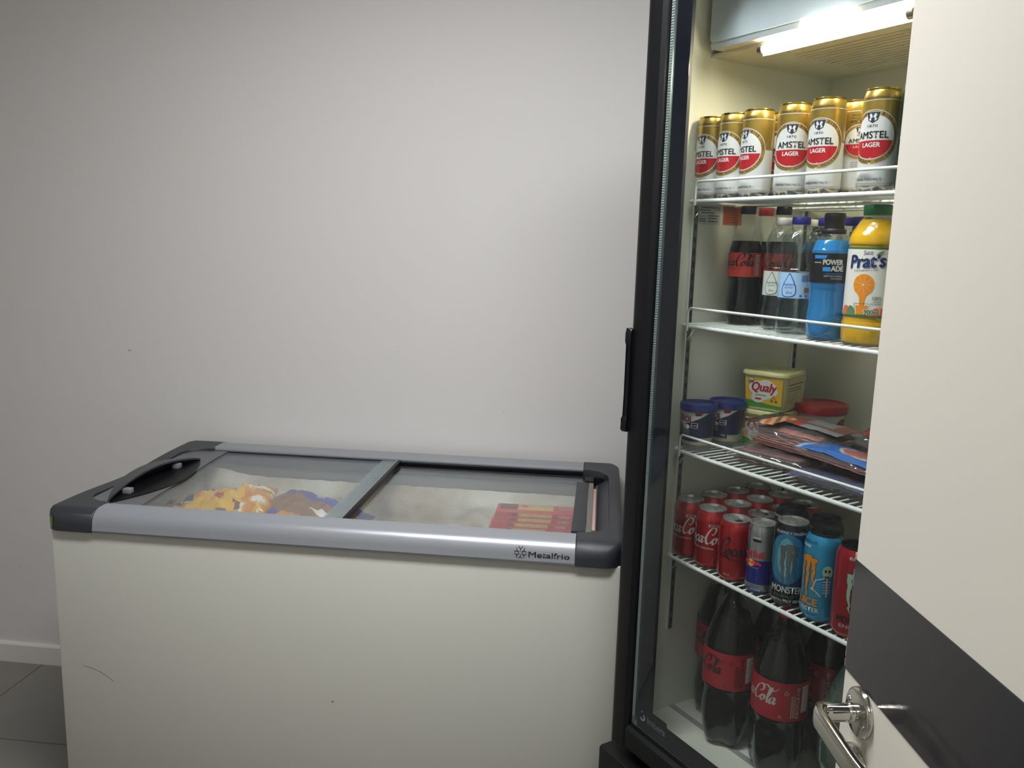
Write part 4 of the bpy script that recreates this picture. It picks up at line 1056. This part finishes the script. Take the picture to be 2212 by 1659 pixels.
pr.text('Suco', .0070, .0, .1395, JN, 3, width=.014, shear=.15, rot=.07); pr.text('E da fruta para o copo.', .0030, -.001, .1140, JN, 3, width=.038, shear=.2, rot=.08)
pr.poly([(p.x, p.y) for p in spline([(.012, .1385), (.017, .1440), (.024, .1455), (.019, .1405)], 4, True)], LEAF, 4)
pr.ell(-.003, .0925, .0170, .0175, JOR, 2, 48); pr.ell(-.003, .0925, .0158, .0163, JO, 3, 48); pr.ell(-.003, .0925, .0014, .0014, JW, 5, 10)
for k in range(9):
    a_ = 2*PI*k/9; pr.line([(-.003+.002*math.cos(a_), .0925+.002*math.sin(a_)), (-.003+.0145*math.cos(a_), .0925+.0150*math.sin(a_))], .0004, JOR, 4)
pr.poly([(-.0115, .0790), (.0055, .0790), (.0015, .0720), (.0005, .0600), (-.0065, .0600), (-.0075, .0720)], JO, 3)
pr.poly([(-.0125, .0600), (.0070, .0600), (.0050, .0450), (-.0100, .0450)], JO, 2); pr.line([(-.0150, .0630), (.0095, .0630), (.0070, .0460), (-.0120, .0460), (-.0150, .0630)], .0006, JG, 4)
pr.text('100%', .0058, .0195, .0690, JG, 3, width=.014); pr.text('DE SUCO', .0026, .0195, .0650, JG, 3, width=.011); pr.text('DE LARANJA', .0026, .0185, .0615, JG, 3, width=.015)
pr.poly(arc(-.032, .0440, .0120, 0, 180, 14, .0150), PCH, 2); pr.poly(arc(-.021, .0440, .0090, 0, 180, 14, .0150), LEAF, 3); pr.poly(arc(.024, .0440, .0170, 0, 180, 14, .0130), PCH, 2)
pr.text('900ml', .0075, .0125, .0465, JW, 3.5, width=.0235, bold=.09); pr.text('900ml', .0070, .0125, .0468, JG, 4, width=.022, bold=.02)
pr.rect(.050, .085, .055, .14, WHT, 2)
f0 = cyl(.039, lambda z: .0394); pr.build('paper_label', lambda u, v, L: f0(u, (v-.042)*1.02+.0475, L), t); put(t, .3850, .0520, 1, -12)
# two litre cola bottles
P2L = smoothprof([(.0, .006), (.028, .002), (.044, .004), (.0520, .020), (.0530, .050), (.0510, .085), (.0480, .110), (.0500, .126), (.0530, .132), (.0530, .210), (.0520, .216), (.0470, .236), (.0360, .272), (.0220, .304), (.0140, .318), (.0138, .326)], 5)
def flute(a, z):
    m = petal(.06, .26)(a, z); w = max(0, math.sin(PI*min(1, max(0, (z-.02)/.105)))); return m*(1-.045*w*(.5+.5*math.cos(5*a)))
def cola2(label, capm, txt, redm):
    t = bottle('large_soda_bottle', label, P2L, .0152, .322, .016, capm, COLA, .285, flute, 'two litre cola bottles', 60)
    pr = Print(); q = PI*.053; pr.rect(-q, q, .1320, .2100, redm, 1)
    cola_script(pr, -.058, .1640, .105, txt, 2, 1.15); pr.text('2L', .0058, .0020, .1390, txt, 2, width=.007); pr.text('RECICLE-ME', .0060, .0370, .1700, txt, 2, rot=PI/2, width=.062, bold=.02)
    pr.rect(.0430, .0620, .1480, .2020, WHT, 2)
    for i in range(10): pr.rect(.0440, .0610, .1510+i*.005, .1517+i*.005, CBLK, 3)
    pr.ring(.0110, .1900, .0030, .0042, txt, 2, 125, 415, 20); pr.line([(.0110, .1900), (.0110, .1955)], .001, txt, 2)
    for i in range(3): pr.rect(.0210+i*.0032, .0222+i*.0032, .1400, .1850, txt, 2)
    pr.build('paper_label', cyl(.053, lambda z: .0534), t); return t
RED2 = mat('large_label_red', '9E2029', .4)
L1 = cola2('two litre cola bottle with red cap, nearest the middle of the cooler floor', CAPR, SCRW, RED2)
L2 = cola2('two litre cola bottle with dark lettering at the front left of the cooler floor', CAPK, CBLK, RED2)
def floorput(o, s, tt, off): p = F(s, tt, IZ0+.0025); o.location = p; o.rotation_euler = (0, 0, facing(p, off)); return o
floorput(L2, .1310, .0680, -8); floorput(L1, .2570, .0760, 2)
c = copy_tree(L2); c['label'] = 'two litre cola bottle along the left inner wall behind the front ones'; floorput(c, .0410, .1330, -20)
c = copy_tree(L2); c['label'] = 'two litre cola bottle in the second row, hidden behind the front left one'; floorput(c, .1500, .1900, 30)
c = copy_tree(L1); c['label'] = 'two litre cola bottle in the second row, right of the red capped one'; floorput(c, .2700, .2080, -40)
c = copy_tree(L1); c['label'] = 'two litre cola bottle in the third row by the room door edge'; floorput(c, .3740, .1600, -40)
c = copy_tree(L1); c['label'] = 'two litre cola bottle at the back of the cooler floor, far right'; floorput(c, .4750, .2100, 40)

GPET = film('green_bottle_plastic', (.50, .72, .58, 1), .06, 1.0, .05, haze=.10, hazecol=(.35, .5, .42, 1), bump=.3, bscale=70)
t = thing('large_soda_bottle', 'pale green two litre bottle at the right front, against the room door edge', 'bottle')
bm = bmesh.new(); lathe(bm, P2L, 60, mod=flute, cap=False); finish('bottle_body', bm, GPET, t, sharp=60)
add_cap(t, .0152, .322, .016, CAPG)
floorput(t, .4310, .0560, 0)

# ------------------------------------------------------------------ tubs and packs on the third shelf
BLID = mat('blue_lid', '1C2A6E', .3); CREAMC = mat('cream_cheese', 'D8D2A8', .5); LBLUE = mat('navy_cup_label', '171F45', .35); LWH = mat('cup_label_white', 'CFCFCB', .4); LRED = mat('cup_red', '8F1F2E', .4)
CLRCUP = film('clear_cup', (.9, .91, .9, 1), .06, .8, .08, haze=.12)
def cheese_cup(label):
    t = thing('cheese_cup', label, 'cup', (0, 0, 0), 0, 'blue lidded cream cheese cups')
    P = [(.0285, .0), (.0295, .002), (.0300, .012), (.0305, .014), (.0350, .086)]
    bm = bmesh.new(); lathe(bm, [(0, .001)]+P, 40, cap=False); finish('cup', bm, CLRCUP, t, sharp=50)
    bm = bmesh.new(); lathe(bm, [(0, .013), (.0295, .013), (.0342, .080), (0, .080)], 40, cap=False); finish('cream_cheese', bm, CREAMC, t, sharp=50)
    bm = bmesh.new(); lathe(bm, [(.0360, .082), (.0385, .0825), (.0388, .093), (.0378, .0965), (.0350, .0970), (.0335, .0925), (0, .0925)], 48, mod=lambda a, z: 1+.004*math.cos(40*a), cap=False); finish('lid', bm, BLID, t, sharp=50)
    rr = prof_r([(.0305, .014), (.0350, .086)]); f = cyl(.033, rr)
    pr = Print(); q = PI*.033*.93; pr.rect(-q, .016, .0200, .0800, LBLUE, 1); pr.rect(.016, q, .0280, .0800, LBLUE, 1)
    pr.poly([(-q, .0800), (-q, .050), (-.022, .0530), (-.002, .0600), (.018, .0700), (.034, .0800)], LWH, 2)
    pr.text('TIROL', .0125, -.016, .0600, LRED, 3, width=.036, bold=.03); pr.poly([(.006, .080), (.022, .080), (.018, .0745), (.008, .0735)], LRED, 3)
    pr.ell(-.013, .0500, .010, .0050, LWH, 2.8, 24); pr.rect(-.001, .013, .0480, .0590, LWH, 3); pr.rect(.0005, .0115, .0490, .0525, CBLK, 4); pr.rect(.0005, .0115, .0540, .0580, CBLK, 4)
    pr.text('REQUEIJAO', .0048, -.013, .0400, LWH, 3, width=.018); pr.text('CREMOSO', .0048, -.013, .0340, LWH, 3, width=.018); pr.text('180g', .0038, .0075, .0250, LWH, 3)
    pr.build('cup_label', f, t); return t
q1 = cheese_cup('blue lidded cream cheese cup at the left front of the tub shelf'); put(q1, .0260, .0360, 2, -22)
q2 = copy_tree(q1); q2['label'] = 'blue lidded cream cheese cup standing behind the front one'; put(q2, .0280, .1150, 2, -22)
# margarine tubs
TUBB = mat('pale_tub_plastic', 'CBCB9E', .35); TLID = mat('pale_yellow_lid', 'C7C78C', .3); TYEL = mat('tub_yellow_print', 'D3A92F', .4); TGRN = mat('tub_green_print', '3F8A2B', .4); TWH = mat('tub_white_cloud', 'CFD1CB', .4); TRED = mat('tub_red_script', 'A32832', .4)
def rr_ring(w, d, r, z, n=5): return [(x, y, z) for x, y in rrect(-w/2, w/2, -d/2, d/2, r, n)]
def loft(bm, rings, mi=0, cap=True):
    R = [[bm.verts.new(p) for p in ring] for ring in rings]; n = len(R[0])
    for i in range(len(R)-1):
        for k in range(n): bm.faces.new((R[i][k], R[i][(k+1) % n], R[i+1][(k+1) % n], R[i+1][k])).material_index = mi
    if cap: bm.faces.new(R[0]).material_index = mi; bm.faces.new(R[-1]).material_index = mi
def marg_tub(label):
    t = thing('margarine_tub', label, 'tub', (0, 0, 0), 0, 'stacked margarine tubs')
    w, d = .096, .102; bm = bmesh.new(); loft(bm, [rr_ring(w-.014, d-.014, .012, 0), rr_ring(w-.010, d-.010, .014, .004), rr_ring(w, d, .016, .078)]); finish('tub', bm, TUBB, t, sharp=50)
    bm = bmesh.new(); loft(bm, [rr_ring(w+.004, d+.004, .017, .0782), rr_ring(w+.008, d+.008, .019, .0790), rr_ring(w+.008, d+.008, .019, .0840), rr_ring(w+.004, d+.004, .018, .0870), rr_ring(w-.004, d-.004, .015, .0885), rr_ring(w-.010, d-.010, .014, .0868)]); finish('lid', bm, TLID, t, sharp=40)
    pr = Print(); yy = lambda v: -(d/2-.005+.005*(v-.004)/.074)-.0003
    a = .040
    pr.poly([(-a+.002, .006), (a-.002, .006), (a, .0745), (-a, .0745)], TYEL, 1); pr.poly([(-a+.002, .006), (a-.002, .006), (a-.001, .013), (.010, .0150), (-a+.002, .0220)], TGRN, 2)
    for (x, z, r0, r1) in ((-.010, .050, .022, .016), (.010, .052, .018, .014), (-.002, .038, .022, .014), (-.012, .028, .014, .012), (.018, .045, .012, .010), (.004, .062, .014, .008)): pr.ell(x, z, r0, r1, TWH, 2.5, 30)
    pr.text('Qualy', .0200, -.001, .0430, TRED, 4, width=.052, bold=.03, shear=.18); pr.text('cremosa', .0050, -.006, .0325, TGRN, 4, width=.022, bold=.01); pr.poly(rrect(-.018, -.004, .0235, .0275, .0015, 2), TRED, 4)
    pr.rect(-.033, -.022, .0600, .0720, mat('tub_grey', '5D6A66', .4), 4); pr.rect(-.0320, -.023, .0665, .0710, TWH, 5)
    pr.ell(.018, .0240, .003, .003, mat('tub_bronze', '7A6A2C', .4), 4, 16); pr.ell(.027, .0230, .003, .003, _M['tub_bronze'], 4, 16); pr.line([(.018, .028), (.022, .034), (.027, .027)], .0015, _M['tub_bronze'], 4)
    pr.build('tub_label', lambda u, v, L: Vector((u, yy(v)-.00022*L, v)), t, 0)
    pr = Print(); xs = lambda v: (w/2-.005+.005*(v-.004)/.074)+.0003
    pr.poly([(-.05, .006), (.05, .006), (.052, .0745), (-.052, .0745)], TUBB, 1); pr.rect(-.04, .04, .060, .062, INK, 2); pr.rect(-.04, .03, .052, .0535, INK, 2); pr.rect(-.04, .035, .046, .0475, INK, 2)
    for i in range(6): pr.rect(-.04, .02-.004*(i % 3), .040-i*.004, .041-i*.004, mat('faint_print', '8C8A6C', .5), 2)
    pr.build('tub_label', lambda u, v, L: Vector((xs(v)+.0002*L, u, v)), t, 0); return t
m1 = marg_tub('yellow margarine tub, lower of the stacked pair'); put(m1, .0720, .2000, 2, -26)
m1.scale = (1, 1, .92); m2 = copy_tree(m1); m2['label'] = 'yellow margarine tub, upper of the stacked pair'; put(m2, .0720, .2000, 2, -22, .0006+.0890*.92)
# red lidded bucket
t = thing('red_lidded_tub', 'round white tub with a wide red lid behind the meat packs', 'tub')
bm = bmesh.new(); lathe(bm, [(0, 0), (.042, 0), (.044, .003), (.050, .088)], 48, cap=False); finish('tub', bm, mat('white_tub', 'C9C9C4', .4), t, sharp=50)
bm = bmesh.new(); lathe(bm, [(.052, .078), (.0545, .079), (.0560, .093), (.0545, .0965), (.0510, .0975), (.0490, .0945), (0, .0945)], 56, cap=False); finish('lid', bm, mat('bright_red_lid', '9E1F24', .3), t, sharp=50)
rr = prof_r([(.044, .003), (.050, .088)]); pr = Print()
pr.rect(-.14, .14, .006, .076, LWH, 1); pr.text('TIROL', .0120, -.020, .0500, LRED, 3, width=.034, bold=.02); pr.poly([(-.002, .035), (.05, .070), (.10, .070), (.10, .006), (.02, .006)], mat('tub_red_print', '9B2028', .4), 2); pr.rect(.003, .018, .050, .062, CBLK, 3); pr.rect(.004, .017, .051, .0555, LWH, 4)
pr.build('tub_label', cyl(.048, rr), t); put(t, .1330, .2760, 2, 0)
# sliced meat packs
HAM = mat('ham_slice', 'CC857A', .4, var=.12, vscale=60); HAMD = mat('dark_ham', '7E4A42', .4, var=.2, vscale=60); SALM = mat('salami_red', '7A2320', .4, var=.3, vscale=90)
GFILM = mat('grey_label_film', '84888A', .3, bump=.5, bscale=60); DFILM = mat('dark_film', '2A2526', .3, bump=.3, bscale=60)
def place(o, s, tt, z, rz, rx=0, ry=0):
    o.location = F(s, tt, z); o.rotation_euler = (rx, ry, ANG+rz); return o
def slices(t, w, d, n, m, z0=0.002, th=.0030, seed=0):
    rnd = random.Random(seed)
    for i in range(n):
        bm = pillow(w*(1-.02*i), d*(1-.02*i), th, 18, 14, 6, .05, seed+i, wav=.0035)
        o = finish('meat_slice', bm, m, t, sharp=180); o.location = (rnd.uniform(-.003, .003), rnd.uniform(-.003, .003), z0+i*th*1.05)
def pack(name, label, w, d, h, s, tt, z, rz, rx=0, ry=0, meat=HAM, n=6, prnt=None, seed=1, group='sliced meat packs'):
    t = thing(name, label, 'meat pack', (0, 0, 0), 0, group)
    slices(t, w*.84, d*.80, n, meat, seed=seed, th=(h*.8)/max(n, 1))
    bm = pillow(w, d, h+.004, 36, 28, 4, .12, seed, wav=.004); finish('clear_wrap', bm, WRAP, t, sharp=180)
    if prnt:
        mats, pick, zz = prnt
        bm = bmesh.new(); nx, ny = 56, 40; G = []
        for i in range(nx+1):
            G.append([])
            for j in range(ny+1):
                u, v = 2*i/nx-1, 2*j/ny-1
                G[-1].append(bm.verts.new((u*w*.47, v*d*.46, zz+.003*noise.noise(Vector((u*2.2, v*2.2, seed)))+.0012*noise.noise(Vector((u*7, v*7, seed)))-.004*(u*u+v*v))))
        keep = []
        for i in range(nx):
            for j in range(ny):
                k = pick(2*(i+.5)/nx-1, 2*(j+.5)/ny-1)
                if k >= 0: bm.faces.new((G[i][j], G[i+1][j], G[i+1][j+1], G[i][j+1])).material_index = k
        bmesh.ops.delete(bm, geom=[v for v in bm.verts if not v.link_faces], context='VERTS')
        r = bmesh.ops.extrude_face_region(bm, geom=bm.faces[:]); bmesh.ops.translate(bm, verts=[v for v in r['geom'] if isinstance(v, bmesh.types.BMVert)], vec=(0, 0, .0005))
        finish('printed_film', bm, mats, t, sharp=180)
    return place(t, s, tt, z, rz, rx, ry)
z3 = SZ[2]+.003
BREAD = mat('bread_photo', 'C69A6A', .5, var=.2, vscale=120); SALF = mat('salmon_photo', 'B5603F', .5, var=.3, vscale=120); YTRI = mat('yellow_mark', 'C9B03A', .4)
def pick_top(u, v):
    if u < -.72: return 1
    if u < -.30 and v < .35:
        k = int((u*1.3+v*.5+3)*7) % 4; return (2, 3, 2, 6)[k]
    if -.30 <= u < -.22 and -.2 < v < .1: return 5
    if v > .15: return 4 if -.05 < u < .62 else 6
    if -.12 < u < .08 and -.4 < v < -.2: return 7
    if v < -.45: return -1
    return 6 if u < .1 else (0 if v < -.1 else 6)
# lower supporting packs first
pack('meat_pack', 'clear pack of brownish ham lying lowest at the front of the tub shelf', .17, .125, .026, .190, .095, z3, .25, meat=HAMD, n=5, seed=5)
pack('meat_pack', 'dark red sliced meat pack underneath, towards the right of the tub shelf', .16, .13, .030, .350, .150, z3, -.12, meat=SALM, n=6, seed=6)
pack('meat_pack', 'violet blue meat pack lying under the bright blue one at the front right', .17, .095, .020, .360, .062, z3, .05, meat=mat('violet_meat', '5B4A63', .4, var=.2), n=4, prnt=([mat('violet_film2', '3A3A78', .3, bump=.4, bscale=50), HAMD], lambda u, v: 0 if v < -.1 or noise.noise(Vector((u*3, v*3, 1))) > .1 else 1, .021), seed=7)
pack('meat_pack', 'thick stack of pink ham slices with brown and grey printed film on top', .19, .14, .042, .215, .128, z3+.030, .10, meat=HAM, n=9, prnt=([GFILM, DFILM, BREAD, SALF, GFILM, YTRI, HAMD, REDP], pick_top, .052), seed=8, ry=.03)
pack('meat_pack', 'wide dull pink ham pack with pale label behind the thick stack', .20, .14, .034, .325, .240, z3+.018, -.15, meat=HAM, n=6, prnt=([GFILM, HAM], lambda u, v: 0 if abs(v) < .5 and u < .35 else (1 if v > .5 else -1), .042), seed=9, ry=-.03)
def pick_blue(u, v):
    e = (u-.25)**2/.30+(v-.10)**2/.38
    if e < 1: return 1 if e < .72 else 2
    if u < -.86: return 3
    if u > .2 and v > .45: return 2
    return 0
BPK = mat('bright_blue_film', '3468B4', .28, bump=.3, bscale=50)
bp_ = pack('meat_pack', 'bright blue printed meat pack with an oval meat window at the front right', .175, .110, .018, .355, .085, z3+.036, .0, meat=HAM, n=3, prnt=([BPK, mat('pink_window', 'B4675A', .4, var=.35, vscale=90), mat('window_grey', 'A8A59F', .4), mat('pale_blue_edge', '86A9D6', .4)], pick_blue, .024), seed=10, rx=-.06, ry=.05)
def pick_red(u, v):
    if (u-.35)**2/.12+(v+.2)**2/.2 < 1: return 1
    return 0
pack('meat_pack', 'crumpled deep red meat pack with a yellow round mark at the right', .16, .12, .034, .410, .175, z3+.052, .3, meat=SALM, n=3, prnt=([mat('deep_red_film', '8A1D22', .25, bump=.9, bscale=40), YTRI], pick_red, .040), seed=12, ry=.10)

# ------------------------------------------------------------------ room door with lever handle
DD = Vector((-.14181, .98989, 0)); DANG = math.atan2(DD.y, DD.x)   # local +x points to the free edge
DM = Vector((.98989, .14181, 0))
# local frame: x along the leaf toward the free edge, local y = left face outward (-DM), z up
D1 = link('door_1', None, None, (.267, -1.764, 0), (0, 0, DANG)); D1['kind'] = 'structure'
DT = .036; xf, xh = .0385, -.905
bm = bmesh.new(); box(bm, xh, xf, -DT, 0, .008, 2.085, 0, .0008, 1); leafo = finish('door_leaf', bm, DOORW, D1)
bm = bmesh.new(); box(bm, xh+.0005, xf+.0003, -DT-.0008, .0008, 1.1125, 1.2285, 0, .0003, 1); finish('dark_strip', bm, STRIPE, D1)
CHIP = mat('chipped_edge', 'C9B8A4', .7)
bm = bmesh.new()
rnd = random.Random(2)
for i in range(9):
    z = 1.112+rnd.random()*.03 if i < 5 else 1.20+rnd.random()*.028
    box(bm, xf+.0002, xf+.0008, -.004-rnd.random()*.002, .0008, z, z+.004+rnd.random()*.006)
o = finish('edge_chips', bm, CHIP, D1, smooth=False); o['kind'] = 'stuff'
hz, hx = 1.0885, -.004
def disc(name, x, z, r, parent):
    bm = bmesh.new(); lathe(bm, [(0, .006), (r-.003, .006), (r-.0012, .005), (r, .003), (r, .0)][::-1], 48, cap=False)
    o = finish(name, bm, CHROME, parent); o.rotation_euler = (-PI/2, 0, 0); o.location = (x, 0.0003, z); return o
hd = link('lever_handle', None, None, (0, 0, 0)); hd.parent = D1
r1 = disc('rose', hx, hz, .0245, hd)
for dx, dz in ((.0165, .006), (-.0165, -.006)):
    bm = bmesh.new(); lathe(bm, [(.0030, 0), (.0030, .001), (.0015, .0022), (0, .0022)], 14, cap=False); o = finish('screw', bm, CHROME, hd); o.rotation_euler = (-PI/2, 0, 0); o.location = (hx+dx, .006, hz+dz)
# lever: neck then arm, rounded rectangular section
bm = bmesh.new(); lathe(bm, [(.0088, 0), (.0088, .033)], 28); nk = finish('neck', bm, CHROME, hd); nk.rotation_euler = (-PI/2, 0, 0); nk.location = (hx, .005, hz)
bm = bmesh.new(); lathe(bm, [(.0096, 0), (.0098, .001), (.0098, .008), (.0092, .0092)], 28); nk = finish('collar', bm, CHROME, hd); nk.rotation_euler = (-PI/2, 0, 0); nk.location = (hx, .006, hz)
bm = bmesh.new()
arm = [(.0, .032, 0), (-.001, .040, 0), (-.010, .0455, .0), (-.028, .0465, .0), (-.060, .0465, -.001), (-.090, .046, -.002), (-.112, .042, -.003), (-.118, .035, -.003)]
prev = None
R = []
Pm = spline(arm, 4)
for i, p in enumerate(Pm):
    tdir = (Pm[min(i+1, len(Pm)-1)]-Pm[max(0, i-1)]).normalized(); side = Vector((0, 0, 1)); nn = tdir.cross(side).normalized()
    hh, ww = .0105, .0062
    if i < 5: hh, ww = .0098, .0085
    ring = [bm.verts.new(p+side*hh*math.copysign(abs(math.sin(a_))**.6, math.sin(a_))+nn*ww*math.copysign(abs(math.cos(a_))**.6, math.cos(a_))) for a_ in [2*PI*k/20 for k in range(20)]]
    R.append(ring)
for i in range(len(R)-1):
    for k in range(20): bm.faces.new((R[i][k], R[i][(k+1) % 20], R[i+1][(k+1) % 20], R[i+1][k]))
bm.faces.new(R[0]); bm.faces.new(R[-1])
o = finish('lever', bm, CHROME, hd, sharp=50); o.location = (hx, 0, hz)
ks = link('key_escutcheon', None, None, (0, 0, 0)); ks.parent = D1
disc('rose', hx, hz-.060, .0245, ks)
bm = bmesh.new(); prism(bm, [(hx-.002, hz-.072), (hx+.002, hz-.072), (hx+.0028, hz-.060)]+arc(hx, hz-.056, .0042, -20, 200, 10)+[(hx-.0028, hz-.060)], .0062, .0068, 'y'); finish('keyhole', bm, HOLE, ks)
for z in (.25, 1.05, 1.85):
    bm = bmesh.new(); lathe(bm, [(.007, 0), (.007, .09)], 16); o = finish('hinge', bm, STEEL, D1); o.location = (xh-.004, -.002, z)
# faint brown mark below the rose
ST = mat('faint_brown', 'BDB09F', .4)
pr = Print(); pr.poly([(hx-.017, hz-.022), (hx-.006, hz-.026), (hx-.008, hz-.050), (hx-.014, hz-.058), (hx-.013, hz-.040)], ST, 1); pr.build('brown_mark', lambda u, v, L: Vector((u, .0003, v)), D1, 0)
